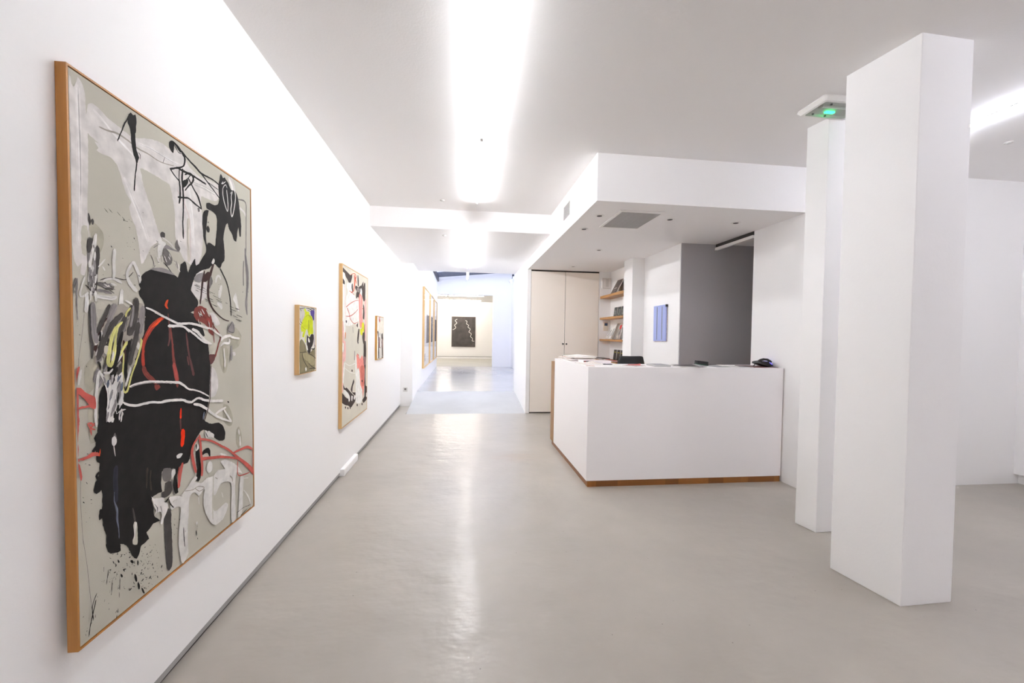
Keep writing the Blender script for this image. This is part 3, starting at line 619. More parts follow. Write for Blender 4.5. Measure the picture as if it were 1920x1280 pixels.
(1,'grey3',[503,1972,474,1860,446,1777,417,1682],[18.9,21.0,20.7,16.0],1.4,6),
(1,'black2',[421,1847,394,1752,383,1658,389,1555],[13.5,15.7,15.6,8.9],1.4,5),
(1,'brown',[371,1848,377,1753,367,1693],[11.0,11.1,8.9],1.2,3),
(0,'beige2',[221,1818,247,1817,242,1760,216,1774],0.8),
(1,'yellow',[435,2073,400,2037,391,2010],[6.0,8.2,6.5],0.8,2),
(1,'yellow',[365,1975,308,1928,275,1862,258,1785,245,1708,267,1680],[5.7,13.6,14.2,14.2,14.0,9.3],1.0,4),
(1,'yellow',[324,1941,306,1862,297,1783,280,1719,267,1680],[8.4,8.4,14.6,12.4,8.2],1.0,3),
(1,'white2',[289,1777,276,1719],[8.3,6.2],0.8,0),
(1,'yellow',[400,1840,370,1800,340,1748],[12.6,10.6,6.3],1.0,2),
(1,'yellow',[369,1767,366,1700,357,1619,356,1546,367,1503,392,1503,410,1546,433,1612,470,1685,508,1775,528,1845,519,1859],[6.6,6.6,7.5,8.2,7.6,8.8,7.8,6.9,7.0,8.6,9.8,6.9],0.6,0),
(1,'chalk',[426,1661,398,1588,380,1542],[11.5,9.1,6.8],1.2,3),
(0,'chalk',[500,1838,513,1810,499,1782,481,1804],0.8),
(0,'chalk',[317,1617,358,1640,356,1552,362,1484,357,1431,311,1385,279,1339,247,1322,225,1343,231,1413,252,1500,268,1550],1.6),
(1,'grey1',[332,1575,322,1490,280,1404,256,1356],[10.9,19.7,12.9,8.5],1.6,6),
(1,'chalk',[188,1649,209,1608,237,1541,243,1475,238,1412,248,1358],[9.1,9.3,9.7,8.1,10.0,11.7],1.2,4),
(0,'chalk',[234,1567,265,1602,276,1569,260,1525,233,1525],1.0),
(1,'chalk',[181,1662,166,1613,157,1533,148,1453,146,1366,152,1314],[11.6,11.5,9.6,9.5,9.3,7.3],1.0,3),
(1,'chalk',[210,1647,255,1642,278,1666],[8.5,7.2,6.0],1.2,3),
(1,'grey1',[209,1621,223,1568],[7.6,5.8],1.2,3),
(1,'chalk',[295,1368,344,1382,377,1383],[3.9,5.8,2.6],0.8,0),
(1,'greyblue',[324,1616,318,1577],[7.9,7.9],1.8,3),
(1,'chalk',[348,1372,337,1308],[6.0,6.0],1.8,3),
(1,'chalk',[284,1492,267,1462],[6.8,6.7],1.8,3),
(1,'greyblue',[355,1567,343,1516],[10.6,10.6],1.8,3),
(1,'black2',[288,1599,271,1568],[8.8,8.8],1.8,3),
(1,'chalk',[283,1379,274,1317],[4.1,4.0],1.8,3),
(1,'greyblue',[341,1616,325,1589],[7.3,7.3],1.8,3),
(1,'black2',[309,1434,302,1390],[9.4,9.4],1.8,3),
(1,'chalk',[337,1382,321,1320],[4.4,4.4],1.8,3),
(1,'white2',[297,1527,290,1456],[8.4,8.4],1.8,3),
(1,'grey1',[272,1623,267,1575],[10.0,10.0],1.8,3),
(1,'chalk',[281,1385,265,1320],[7.1,7.1],1.8,3),
(1,'chalk',[269,1468,260,1429],[3.7,3.6],1.8,3),
(1,'grey1',[239,1389,225,1329],[6.3,6.3],1.8,3),
(1,'grey1',[255,1473,238,1406],[4.3,4.2],1.8,3),
(1,'black2',[321,1420,310,1373],[9.1,9.0],1.8,3),
(1,'greyblue',[267,1505,251,1466],[6.6,6.6],1.8,3),
(1,'chalk',[281,1627,265,1573],[5.4,5.4],1.8,3),
(1,'chalk',[311,1624,299,1587],[10.0,9.9],1.8,3),
(1,'chalk',[255,1563,248,1497],[6.8,6.8],1.8,3),
(1,'grey1',[294,1461,286,1420],[6.3,6.3],1.8,3),
(1,'greyblue',[245,1594,235,1551],[9.9,9.8],1.8,3),
(1,'grey1',[274,1529,255,1478],[9.5,9.4],1.8,3),
(1,'chalk',[343,1392,324,1357],[7.0,7.0],1.8,3),
(1,'chalk',[315,1474,306,1421],[5.1,5.1],1.8,3),
(1,'chalk',[303,1433,289,1372],[3.5,3.5],1.8,3),
(1,'black2',[320,1505,312,1435],[5.9,5.9],1.8,3),
(1,'black2',[323,1564,304,1516],[2.5,2.5],1.8,3),
(1,'black2',[293,1383,282,1346],[10.3,10.3],1.8,3),
(1,'grey1',[274,1623,264,1560],[3.6,3.6],1.8,3),
(1,'grey2',[726,2485,742,2439],[2.4,2.5],1.2,2),
(1,'grey2',[839,2481,858,2472],[2.4,2.4],1.2,2),
(1,'chalk',[822,2518,839,2476],[4.9,5.0],1.2,2),
(1,'white1',[773,2486,790,2447],[5.5,5.5],1.2,2),
(1,'grey1',[869,2478,888,2466],[3.5,3.5],1.2,2),
(1,'white1',[923,2418,942,2396],[4.5,4.5],1.2,2),
(1,'white1',[696,2466,712,2419],[4.4,4.4],1.2,2),
(1,'white1',[865,2460,884,2458],[2.6,2.6],1.2,2),
(1,'chalk',[760,2499,777,2469],[1.9,1.9],1.2,2),
(1,'grey2',[699,2433,716,2431],[2.5,2.5],1.2,2),
(1,'white1',[812,2492,830,2468],[5.0,5.1],1.2,2),
(1,'grey2',[830,2497,847,2448],[4.8,4.8],1.2,2),
(1,'chalk',[898,2437,917,2432],[1.5,1.5],1.2,2),
(1,'grey1',[648,2384,664,2363],[4.5,4.5],1.2,2),
(1,'white1',[903,2442,922,2419],[4.9,4.9],1.2,2),
(1,'grey1',[651,2419,667,2379],[3.3,3.3],1.2,2),
(1,'white1',[910,2443,930,2435],[2.0,2.0],1.2,2),
(1,'grey2',[898,2475,916,2418],[5.1,5.2],1.2,2),
(1,'grey2',[787,2505,804,2467],[2.2,2.2],1.2,2),
(1,'grey1',[885,2451,903,2426],[3.7,3.7],1.2,2),
(1,'grey1',[659,2391,676,2405],[2.2,2.2],1.2,2),
(1,'white1',[919,2459,937,2418],[4.9,4.9],1.2,2),
(1,'white2',[1296,2084,1322,2057],[3.2,3.2],1.4,2),
(1,'white2',[1182,2096,1225,2050],[5.8,5.9],1.4,2),
(1,'canvas',[1178,2067,1194,2045],[8.6,8.6],1.4,2),
(1,'redbrown2',[1171,2107,1204,2048],[8.9,9.0],1.4,2),
(1,'canvas',[1194,2092,1222,2057],[6.3,6.3],1.4,2),
(1,'white2',[1169,2082,1210,2056],[6.2,6.2],1.4,2),
(1,'canvas',[1161,2021,1181,1983],[5.7,5.7],1.4,2),
(1,'red2',[1232,2102,1245,2045],[6.7,6.8],1.4,2),
(1,'canvas',[1281,2108,1327,2052],[5.1,5.2],1.4,2),
(1,'redbrown',[1178,2094,1191,2073],[10.3,10.3],1.4,2),
(1,'white2',[1215,2113,1253,2069],[5.1,5.2],1.4,2),
(1,'redbrown',[1244,2064,1285,2030],[9.1,9.2],1.4,2),
(1,'canvas',[1295,2122,1329,2063],[6.7,6.7],1.4,2),
(1,'white2',[1312,2015,1324,1955],[5.3,5.3],1.4,2),
(1,'red2',[1246,2068,1273,2041],[4.1,4.1],1.4,2),
(1,'red2',[1311,2032,1329,1997],[9.6,9.7],1.4,2),
(1,'white4',[391,2120,419,2110,451,2096],[6.2,6.3,6.5],0.6,0),
(1,'white4',[572,2083,632,2069,715,2039,658,2059,726,2034,797,2012,871,1988,929,1976,1042,1982,1139,1974,1230,1958,1314,1944],[7.3,7.6,8.8,8.8,8.7,8.9,9.4,9.5,9.2,10.1,12.0,9.9],0.6,0),
(1,'white4',[1314,1948,1364,1936,1346,1946,1422,1910,1485,1883,1517,1868],[8.7,8.3,9.5,9.8,9.6,8.8],0.5,0),
(1,'white4',[795,1956,874,1957,956,1956,1030,1930,1119,1888,1186,1849,1256,1821,1358,1803],[12.4,10.6,8.9,8.8,9.4,10.5,9.9,7.4],1.0,0),
(1,'white4',[1081,1934,1147,1914,1200,1875,1270,1830,1343,1809],[12.1,15.8,14.2,11.8,7.7],1.0,0),
(1,'white4',[993,1950,1042,1909],[8.2,8.4],1.0,0),
(1,'white4',[1500,1835,1550,1863,1653,1877,1689,1862,1827,1846],[15.4,13.6,13.1,10.9,11.1],0.8,0),
(1,'white4',[1491,1779,1549,1806,1634,1804,1644,1843],[8.9,10.6,12.0,18.3],0.8,0),
(1,'white4',[1548,1758,1550,1700,1559,1642,1557,1575],[8.9,8.9,10.7,10.8],1.0,0),
(1,'grey1',[1678,1783,1676,1704,1666,1636],[6.6,16.1,18.9],0.8,0),
(0,'white2',[1694,1713,1740,1711,1748,1681,1711,1675],0.6),
(0,'grey1',[1692,2020,1736,1982,1726,1907,1611,1911,1620,1960],1.2),
(1,'grey3',[1692,2011,1620,1931,1726,1912,1709,1991],[3.1,3.6,2.8,3.8],0.6,0),
(1,'white4',[410,1532,494,1544,597,1545,702,1533],[7.6,9.6,9.8,8.8],0.7,0),
(1,'grey1',[423,1530,503,1537,597,1537,697,1526],[3.0,3.1,3.1,3.2],0.6,0),
(1,'white4',[649,1536,732,1528,819,1515,910,1502,970,1470,1031,1433,1109,1414,1203,1380,1303,1332],[9.1,8.9,10.4,10.7,10.1,7.6,6.8,7.1,5.9],0.8,0),
(1,'grey1',[649,1530,742,1519,864,1502],[2.4,2.4,2.5],0.6,0),
(1,'white4',[353,1435,394,1411,463,1395,536,1394,613,1392,700,1377,728,1378,815,1374,943,1357,1004,1333,1061,1319],[8.1,8.5,8.9,8.9,8.6,8.8,9.9,10.5,10.7,10.0,11.1],0.7,0),
(1,'white4',[1054,1316,1147,1340,1244,1307,1362,1281,1520,1258],[10.3,9.3,10.7,11.6,12.6],0.7,0),
(1,'white4',[1086,1298,1173,1275,1271,1222,1374,1153,1484,1098,1652,1029],[10.2,12.5,12.5,11.7,11.1,7.8],0.7,0),
(1,'white4',[1390,1150,1469,1172,1569,1187],[10.3,11.8,8.8],0.7,0),
(1,'white4',[1535,1169,1601,1094,1661,1027],[7.9,11.3,10.1],0.6,0),
(1,'chalk',[1787,919,1800,869],[14.0,14.0],0.6,0),
(1,'chalk',[1811,846,1816,747],[10.0,17.1],0.6,0),
(1,'brown',[1339,1611,1328,1475,1321,1331,1278,1212,1233,1131],[5.6,4.8,4.8,5.5,7.7],0.8,0),
(1,'greyblue',[1228,1203,1212,1144],[9.3,9.3],0.6,0),
(1,'chalk',[1238,1037,1303,990],[7.4,7.5],1.0,0),
(1,'chalk',[1281,1022,1370,964],[7.3,7.5],1.0,0),
(1,'chalk',[1266,999,1324,948],[5.2,5.3],1.0,0),
(1,'chalk',[1252,1011,1266,972],[6.8,6.9],1.0,0),
(1,'black2',[1267,1016,1355,963],[3.8,3.9],0.6,0),
(0,'chalk',[781,542,827,569,896,579,953,605,1011,632,1096,681,1119,653,1087,634,1181,590,1248,608,1352,593,1426,623,1540,596,1465,688,1542,686,1642,633,1746,565,1833,476,1844,448,1745,494,1722,454,1710,304,1715,136,1708,21,1649,22,1630,126,1644,283,1637,425,1537,473,1460,478,1431,456,1366,404,1349,432,1339,382,1345,282,1381,256,1455,258,1552,265,1582,239,1571,198,1491,130,1378,129,1325,162,1241,274,1206,373,1203,457,1221,523,1180,508,1131,491,1093,541,1024,538,1008,495,1003,399,989,307,986,151,991,70,954,31,918,17,892,104,873,209,883,337,904,442,901,501,826,513,800,513],1.6),
(0,'chalk',[1809,424,1873,408,1856,249,1847,80,1812,11,1760,19,1769,114,1788,274],1.2),
(0,'chalk',[1259,720,1294,746,1337,716,1332,653,1287,642,1253,680],1.2),
(1,'chalk',[1457,767,1543,726,1622,673],[7.2,12.5,5.2],1.0,0),
(1,'chalk',[1874,266,1967,156,2037,13],[4.6,8.3,8.5],0.6,0),
(1,'chalk',[1134,485,1142,415],[6.2,4.8],0.6,0),
(1,'chalk',[1477,394,1499,335],[5.1,4.4],0.6,0),
(0,'chalk',[1095,283,1118,276,1119,255,1097,257],0.6),
(1,'chalk',[1877,388,1971,361],[2.7,3.9],0.6,0),
(1,'canvas',[1353,614,1345,488,1333,363,1335,201],[5.8,6.6,7.3,5.6],0.4,0),
(1,'taupe',[1379,568,1415,544],[5.6,4.7],0.6,0),
(1,'taupe',[1618,502,1659,464,1662,428],[5.6,8.4,6.4],0.6,0),
(1,'taupe',[801,579,882,594,923,573],[3.2,2.9,2.4],0.4,0),
(1,'taupe',[953,605,1055,576,1133,577,1213,537,1148,530,1086,579],[2.6,3.1,3.3,5.1,3.4,3.0],0.4,0),
(1,'black2',[936,312,940,223,948,142],[3.8,5.0,3.1],0.5,0),
(1,'black2',[1096,207,1102,163],[5.3,6.0],0.5,0),
(0,'white4',[592,701,623,673,715,644,725,606,757,577,756,538,722,491,695,449,677,465,696,510,681,547,640,557,620,544,636,582,612,622,608,661],1.6),
(1,'black2',[622,633,651,590,646,562],[1.9,2.8,4.0],0.8,0),
(1,'black2',[682,592,697,540],[2.4,2.4],0.6,0),
(0,'white4',[763,625,799,623,776,626,896,588,902,576,814,574,827,532,788,575],1.0),
(1,'black2',[773,609,788,566,826,522],[5.0,3.9,3.2],0.8,0),
(1,'black2',[719,613,744,603,776,626],[1.9,8.0,4.4],0.8,0),
(1,'coral',[20,1407,14,1337,9,1261,10,1160],[12.9,14.8,13.5,11.8],1.0,0),
(1,'coral',[39,1698,22,1652,8,1601,13,1565,25,1539],[6.9,8.6,10.1,9.7,9.6],1.0,0),
(1,'coral',[22,1552,20,1481,19,1344],[11.1,11.9,11.9],1.0,0),
(0,'coral',[7,1577,42,1573,81,1537,142,1501,142,1429,113,1437,93,1468,67,1503,29,1539],1.2),
(1,'coral',[33,1452,72,1454,134,1449],[8.2,6.5,6.6],1.6,3),
(1,'coral',[87,1347,110,1345,134,1325],[4.9,4.7,4.7],1.4,0),
(1,'coral',[84,1346,101,1324,113,1271],[4.7,5.0,6.9],1.4,0),
(1,'coral',[136,1341,111,1315,142,1296],[5.9,5.3,3.7],1.4,0),
(1,'coral',[30,1145,76,1143,111,1151,163,1136],[8.3,10.5,13.5,9.7],1.2,0),
(1,'orange',[171,1169,163,1127],[3.2,4.8],1.0,0),
(1,'coral',[-5,1147,10,1142,24,1144],[12.1,12.9,10.4],1.2,0),
(1,'coral',[17,1128,29,1082,37,1019],[6.3,6.5,8.9],1.0,0),
(1,'chalk',[51,1679,41,1639,33,1592],[6.3,8.7,6.9],1.0,0),
(1,'grey2',[79,2015,59,1877,37,1746,35,1699],[1.2,1.2,1.2,1.2],0.2,0),
(1,'grey2',[33,1021,28,926,32,804,41,629],[1.2,1.2,1.2,1.2],0.2,0),
(1,'grey2',[39,665,63,485,81,283,91,191],[1.1,1.2,1.2,1.2],0.2,0),
(1,'coral',[1166,979,1256,951,1359,906,1468,842,1584,776,1675,710,1791,622,1927,520,2046,418,2100,349],[9.9,9.1,9.5,9.9,10.4,11.1,14.4,21.2,27.1,15.4],0.7,0),
(1,'coral',[1675,710,1816,706,1954,696,2056,645],[8.8,11.9,13.8,11.4],0.7,0),
(1,'coral',[1186,800,1321,769,1466,734,1622,683,1791,617,1927,532],[13.9,12.9,12.2,10.0,10.5,11.2],0.7,0),
(1,'coral',[1155,1018,1170,933,1179,838,1188,732,1183,651],[13.9,14.1,14.3,16.2,15.1],0.7,0),
(1,'coral',[1142,1001,1079,957,1055,894,1075,798,1104,708],[10.1,10.7,17.3,17.0,12.4],0.8,0),
(1,'coral',[936,841,907,765,884,659],[15.1,16.9,14.6],1.0,0),
(1,'coral',[894,822,883,754,891,676],[6.5,7.5,6.0],0.8,0),
(1,'coral',[1765,613,1766,463,1901,423,1997,412],[8.0,4.9,6.2,4.3],0.6,0),
(1,'coral',[2064,643,2069,526,2061,426],[6.8,6.9,7.0],0.4,0),
(0,'chalk',[1094,923,1133,947,1148,908,1111,888],0.8),
(0,'black2',[1107,949,1122,950,1117,911,1109,898],0.6),
(0,'chalk',[862,921,910,930,938,918,910,895,869,900],0.8),
(0,'chalk',[1232,1020,1361,968,1369,939,1308,965,1256,962,1240,987],1.0),
(1,'black2',[1241,1023,1273,968],[4.3,4.4],0.6,0),
(1,'grey2',[1736,86,1870,83,2013,55],[4.1,3.2,3.1],1.2,2),
(1,'grey3',[1801,27,1940,41],[3.1,4.0],1.0,0),
(1,'black2',[1255,2290,1309,2281],[1.5,1.5],0.3,0),
(1,'black2',[1144,2289,1224,2275],[2.4,2.5],0.3,0),
(1,'black2',[1649,2166,1725,2152],[1.9,1.9],0.3,0),
(1,'black2',[1213,2302,1255,2295],[2.7,2.7],0.3,0),
(1,'black2',[1700,2079,1799,2058],[1.8,1.8],0.3,0),
(1,'black2',[1304,2218,1380,2203],[2.6,2.7],0.3,0),
(1,'black2',[1746,2156,1832,2140],[2.6,2.7],0.3,0),
(1,'black2',[1446,2229,1510,2217],[1.5,1.5],0.3,0),
(1,'black2',[1792,2044,1875,2026],[2.0,2.0],0.3,0),
(1,'black2',[1770,2087,1879,2066],[2.9,3.0],0.3,0),
(1,'black2',[1447,2201,1520,2187],[2.0,2.1],0.3,0),
(1,'black2',[1205,2282,1282,2269],[1.3,1.4],0.3,0),
(1,'black2',[1131,2269,1174,2261],[2.0,2.0],0.3,0),
(1,'black2',[1420,2217,1519,2198],[1.6,1.7],0.3,0),
(1,'black2',[1378,2245,1450,2232],[1.8,1.8],0.3,0),
(1,'black2',[1336,2195,1387,2185],[2.2,2.2],0.3,0),
(1,'black2',[1767,2148,1811,2140],[1.9,1.9],0.3,0),
(1,'black2',[1648,2118,1702,2107],[2.0,2.0],0.3,0),
(1,'black2',[1215,2262,1247,2257],[2.3,2.3],0.3,0),
(1,'black2',[1757,2043,1854,2022],[3.1,3.2],0.3,0),
(1,'black2',[1114,2310,1196,2296],[2.4,2.4],0.3,0),
(1,'black2',[1374,2161,1446,2146],[2.6,2.7],0.3,0),
(1,'black2',[1294,2270,1352,2259],[1.5,1.5],0.3,0),
(1,'black2',[1353,2165,1406,2154],[1.3,1.3],0.3,0),
(1,'black2',[1131,2318,1203,2306],[1.8,1.8],0.3,0),
(1,'black2',[1292,2281,1383,2265],[1.9,2.0],0.3,0),
(1,'black2',[1236,2300,1269,2295],[1.5,1.5],0.3,0),
(1,'black2',[1577,2195,1616,2188],[2.2,2.2],0.3,0),
(1,'black2',[1262,2189,1299,2181],[2.1,2.1],0.3,0),
(1,'black2',[1655,2141,1767,2120],[2.2,2.3],0.3,0),
(1,'black2',[1258,2255,1290,2249],[1.9,1.9],0.3,0),
(1,'black2',[1262,2201,1342,2185],[2.0,2.1],0.3,0),
(1,'black2',[1122,2311,1164,2304],[1.5,1.6],0.3,0),
(1,'black2',[1250,2207,1288,2199],[1.4,1.4],0.3,0),
(1,'black2',[266,2701,294,2681],[2.0,2.0],0.3,0),
(1,'black2',[332,2699,362,2678],[2.0,2.1],0.3,0),
(1,'black2',[373,2676,403,2655],[2.1,2.1],0.3,0),
(1,'black2',[234,2692,261,2672],[1.9,2.0],0.3,0),
(1,'black2',[468,2560,476,2552],[3.5,3.5],0.3,0),
(1,'black2',[468,2482,473,2476],[2.3,2.3],0.3,0),
(1,'black2',[278,2465,286,2456],[3.4,3.4],0.3,0),
(1,'black2',[253,2345,261,2335],[3.6,3.6],0.3,0),
(1,'black2',[382,2663,390,2654],[3.7,3.7],0.3,0),
(1,'black2',[-1,2206,2,2200],[1.6,1.6],0.3,0),
(1,'black2',[432,2610,436,2606],[1.9,1.9],0.3,0),
(1,'black2',[265,2525,268,2522],[1.4,1.4],0.3,0),
(1,'black2',[214,2271,217,2267],[1.3,1.3],0.3,0),
(1,'black2',[376,2292,380,2287],[1.7,1.7],0.3,0),
(1,'black2',[506,2308,514,2298],[3.4,3.4],0.3,0),
(1,'black2',[467,2238,474,2230],[2.9,2.9],0.3,0),
(1,'black2',[368,2403,372,2398],[1.8,1.8],0.3,0),
(1,'black2',[502,142,483,137],[4.9,4.9],0.5,0),
(1,'black2',[231,366,218,370],[3.0,3.0],0.5,0),
(1,'black2',[415,317,426,310],[1.7,1.7],0.5,0),
(1,'black2',[333,192,326,192],[2.0,2.0],0.5,0),
(1,'black2',[491,308,495,304],[0.7,0.7],0.5,0),
(1,'black2',[327,186,340,170],[1.7,1.7],0.5,0),
(1,'black2',[522,64,528,52],[2.2,2.2],0.5,0),
(1,'black2',[271,442,280,437],[1.2,1.2],0.5,0),
(1,'black2',[355,339,363,324],[2.2,2.2],0.5,0),
(1,'black2',[543,302,533,300],[2.4,2.4],0.5,0),
(1,'black2',[215,295,222,290],[1.2,1.2],0.5,0),
(1,'black2',[290,207,281,211],[1.2,1.2],0.5,0),
(1,'black2',[354,324,369,312],[1.8,1.8],0.5,0),
(1,'black2',[578,56,584,50],[0.8,0.8],0.5,0),
(1,'black2',[486,100,484,92],[2.8,2.8],0.5,0),
(1,'black2',[351,371,349,370],[0.8,0.8],0.5,0),
(1,'black2',[281,447,285,433],[2.9,2.9],0.5,0),
(1,'black2',[471,130,483,121],[1.3,1.3],0.5,0),
(1,'black2',[230,362,222,359],[2.3,2.3],0.5,0),
(1,'black2',[493,128,499,122],[0.7,0.7],0.5,0),
(1,'black2',[350,300,327,312],[3.3,3.3],0.5,0),
(1,'black2',[425,186,428,178],[1.5,1.5],0.5,0),
(1,'black2',[373,154,373,139],[3.8,3.8],0.5,0),
(1,'black2',[246,412,255,391],[2.8,2.8],0.5,0),
(1,'black2',[566,115,575,96],[2.7,2.7],0.5,0),
(1,'black2',[326,311,338,291],[2.3,2.3],0.5,0),
(1,'black2',[505,177,508,172],[0.6,0.6],0.5,0),
(1,'black2',[410,176,418,157],[2.5,2.5],0.5,0),
(1,'black2',[557,79,544,82],[2.0,2.0],0.5,0),
(1,'black2',[446,224,438,228],[1.2,1.2],0.5,0),
(1,'black2',[532,125,522,124],[2.2,2.2],0.5,0),
(1,'black2',[520,218,511,209],[4.2,4.2],0.5,0),
(1,'black2',[221,448,230,437],[1.4,1.4],0.5,0),
(1,'black2',[497,327,504,323],[1.1,1.1],0.5,0),
(1,'black2',[350,371,351,368],[0.7,0.7],0.5,0),
(1,'black2',[483,186,493,180],[1.4,1.4],0.5,0),
(1,'black2',[331,324,333,318],[1.1,1.1],0.5,0),
(1,'black2',[493,320,490,311],[2.5,2.5],0.5,0),
(1,'black2',[592,176,599,160],[3.0,3.0],0.5,0),
(1,'black2',[484,202,476,188],[6.3,6.3],0.5,0),
(1,'black2',[640,264,638,261],[1.6,1.6],0.5,0),
(1,'black2',[491,101,498,93],[1.2,1.2],0.5,0),
(1,'black2',[684,138,676,124],[6.8,6.8],0.5,0),
(1,'black2',[689,92,679,98],[1.3,1.3],0.5,0),
(1,'black2',[334,304,335,299],[1.1,1.1],0.5,0),
(1,'black2',[571,70,575,64],[0.6,0.6],0.5,0),
(1,'black2',[580,226,574,229],[0.8,0.8],0.5,0),
(1,'black2',[491,216,482,214],[3.3,3.3],0.5,0),
(1,'black2',[562,224,569,213],[1.5,1.5],0.5,0),
(1,'black2',[410,290,425,280],[2.1,2.1],0.5,0),
(1,'black2',[400,149,420,136],[2.3,2.4],0.5,0),
(1,'black2',[399,247,399,231],[3.0,3.0],0.5,0),
(1,'black2',[376,305,384,291],[1.7,1.7],0.5,0),
(1,'black2',[234,276,242,262],[1.6,1.6],0.5,0),
(1,'black2',[647,222,647,213],[2.6,2.6],0.5,0),
(1,'black2',[272,314,280,303],[1.2,1.2],0.5,0),
(1,'black2',[583,107,576,111],[0.8,0.8],0.5,0),
(1,'black2',[540,308,532,300],[3.2,3.2],0.5,0),
(1,'black2',[536,283,547,272],[1.5,1.5],0.5,0),
(1,'black2',[391,353,398,347],[1.0,1.0],0.5,0),
(1,'black2',[250,457,239,459],[2.3,2.3],0.5,0),
(1,'black2',[408,303,396,308],[1.9,1.9],0.5,0),
(1,'black2',[234,308,234,302],[1.2,1.2],0.5,0),
(1,'black2',[456,196,463,187],[1.1,1.1],0.5,0),
(1,'black2',[446,331,442,330],[1.5,1.5],0.5,0),
(1,'black2',[536,138,541,133],[0.8,0.8],0.5,0),
(1,'black2',[476,292,486,273],[2.5,2.5],0.5,0),
(1,'black2',[225,304,222,306],[0.5,0.5],0.5,0),
(1,'black2',[316,409,302,409],[3.7,3.7],0.5,0),
(1,'black2',[497,244,494,241],[1.6,1.6],0.5,0),
(1,'black2',[389,364,375,364],[3.4,3.4],0.5,0),
(1,'black2',[618,132,607,130],[3.2,3.2],0.5,0),
(1,'black2',[257,458,253,459],[0.6,0.6],0.5,0),
(1,'black2',[570,305,564,297],[3.8,3.8],0.5,0),
(1,'black2',[419,355,420,351],[0.7,0.7],0.5,0),
(1,'black2',[628,227,633,221],[0.9,0.9],0.5,0),
(1,'black2',[311,317,313,310],[0.9,0.9],0.5,0),
(1,'black2',[517,146,534,131],[2.0,2.0],0.5,0),
(1,'black2',[333,254,339,247],[1.3,1.3],0.5,0),
(1,'black2',[310,422,315,411],[2.0,2.0],0.5,0),
(1,'black2',[413,311,426,298],[2.2,2.2],0.5,0),
(1,'black2',[521,68,511,74],[1.8,1.8],0.5,0),
(1,'black2',[237,286,235,281],[1.2,1.2],0.5,0),
(1,'black2',[445,273,442,274],[0.5,0.5],0.5,0),
(1,'black2',[661,237,662,233],[0.9,0.9],0.5,0),
(1,'black2',[319,329,324,325],[0.7,0.7],0.5,0),
(1,'black2',[284,324,292,318],[1.2,1.2],0.5,0),
(1,'black2',[264,329,250,332],[3.1,3.1],0.5,0),
(1,'black2',[217,358,221,347],[1.6,1.6],0.5,0),
(1,'black2',[547,61,540,62],[1.5,1.5],0.5,0),
(1,'black2',[264,385,259,385],[1.1,1.1],0.5,0),
(1,'black2',[268,441,269,437],[0.8,0.8],0.5,0),
(1,'black2',[316,420,322,414],[1.1,1.1],0.5,0),
(1,'black2',[380,377,374,376],[1.8,1.8],0.5,0),
(1,'black2',[634,87,638,69],[3.2,3.2],0.5,0),
(1,'black2',[500,83,514,62],[2.4,2.4],0.5,0),
(1,'black2',[379,368,382,364],[0.5,0.5],0.5,0),
(1,'black2',[331,411,343,403],[2.1,2.1],0.5,0),
(1,'black2',[271,376,264,365],[4.9,4.9],0.5,0),
(1,'black2',[402,296,400,292],[1.2,1.2],0.5,0),
(1,'black2',[552,285,546,283],[2.0,2.0],0.5,0),
(1,'black2',[261,390,264,376],[2.6,2.6],0.5,0),
(1,'black2',[450,105,443,106],[1.6,1.6],0.5,0),
(1,'black2',[231,240,231,235],[0.8,0.8],0.5,0),
(1,'black2',[385,343,384,340],[1.3,1.3],0.5,0),
(1,'black2',[565,235,556,240],[1.1,1.1],0.5,0),
(1,'black2',[614,103,607,104],[1.3,1.3],0.5,0),
(1,'black2',[232,438,227,439],[1.0,1.0],0.5,0),
(1,'black2',[589,207,580,195],[4.9,4.9],0.5,0),
(1,'black2',[374,404,383,393],[1.6,1.6],0.5,0),
(1,'black2',[351,412,352,405],[1.4,1.4],0.5,0),
(1,'black2',[390,145,376,138],[5.1,5.1],0.5,0),
(1,'black2',[452,152,447,148],[2.5,2.5],0.5,0),
(1,'black2',[337,405,336,402],[1.0,1.0],0.5,0),
(1,'black2',[545,232,537,228],[3.4,3.4],0.5,0),
(1,'black2',[568,124,550,114],[6.2,6.2],0.5,0),
(1,'black2',[614,335,606,337],[1.1,1.1],0.5,0),
(1,'black2',[631,88,628,87],[1.2,1.2],0.5,0),
(1,'black2',[522,365,512,364],[2.6,2.6],0.5,0),
(1,'black2',[646,219,647,215],[1.0,1.0],0.5,0),
(1,'black2',[577,301,572,296],[2.8,2.8],0.5,0),
(1,'black2',[626,91,636,85],[1.4,1.4],0.5,0),
(1,'black2',[492,188,499,178],[1.4,1.4],0.5,0),
(1,'black2',[491,431,489,424],[2.1,2.1],0.5,0),
(1,'black2',[560,358,567,350],[1.3,1.3],0.5,0),
(1,'black2',[626,285,628,279],[1.7,1.7],0.5,0),
(1,'black2',[641,140,641,136],[1.1,1.1],0.5,0),
(1,'black2',[621,113,631,106],[1.0,1.0],0.5,0),
(1,'black2',[557,274,565,269],[0.9,0.9],0.5,0),
(1,'black2',[578,271,572,268],[2.5,2.5],0.5,0),
(1,'black2',[529,246,526,242],[1.5,1.5],0.5,0),
(1,'black2',[588,306,573,310],[2.0,2.0],0.5,0),
(1,'black2',[468,273,468,270],[1.2,1.2],0.5,0),
(1,'black2',[512,163,507,160],[2.1,2.1],0.5,0),
(1,'black2',[522,259,529,255],[1.0,1.0],0.5,0),
(1,'black2',[633,165,631,161],[1.6,1.6],0.5,0),
(1,'black2',[485,355,485,345],[1.9,1.9],0.5,0),
(1,'black2',[536,202,541,197],[0.7,0.7],0.5,0),
(1,'black2',[631,186,624,185],[1.9,1.9],0.5,0),
(1,'black2',[510,281,509,277],[1.1,1.1],0.5,0),
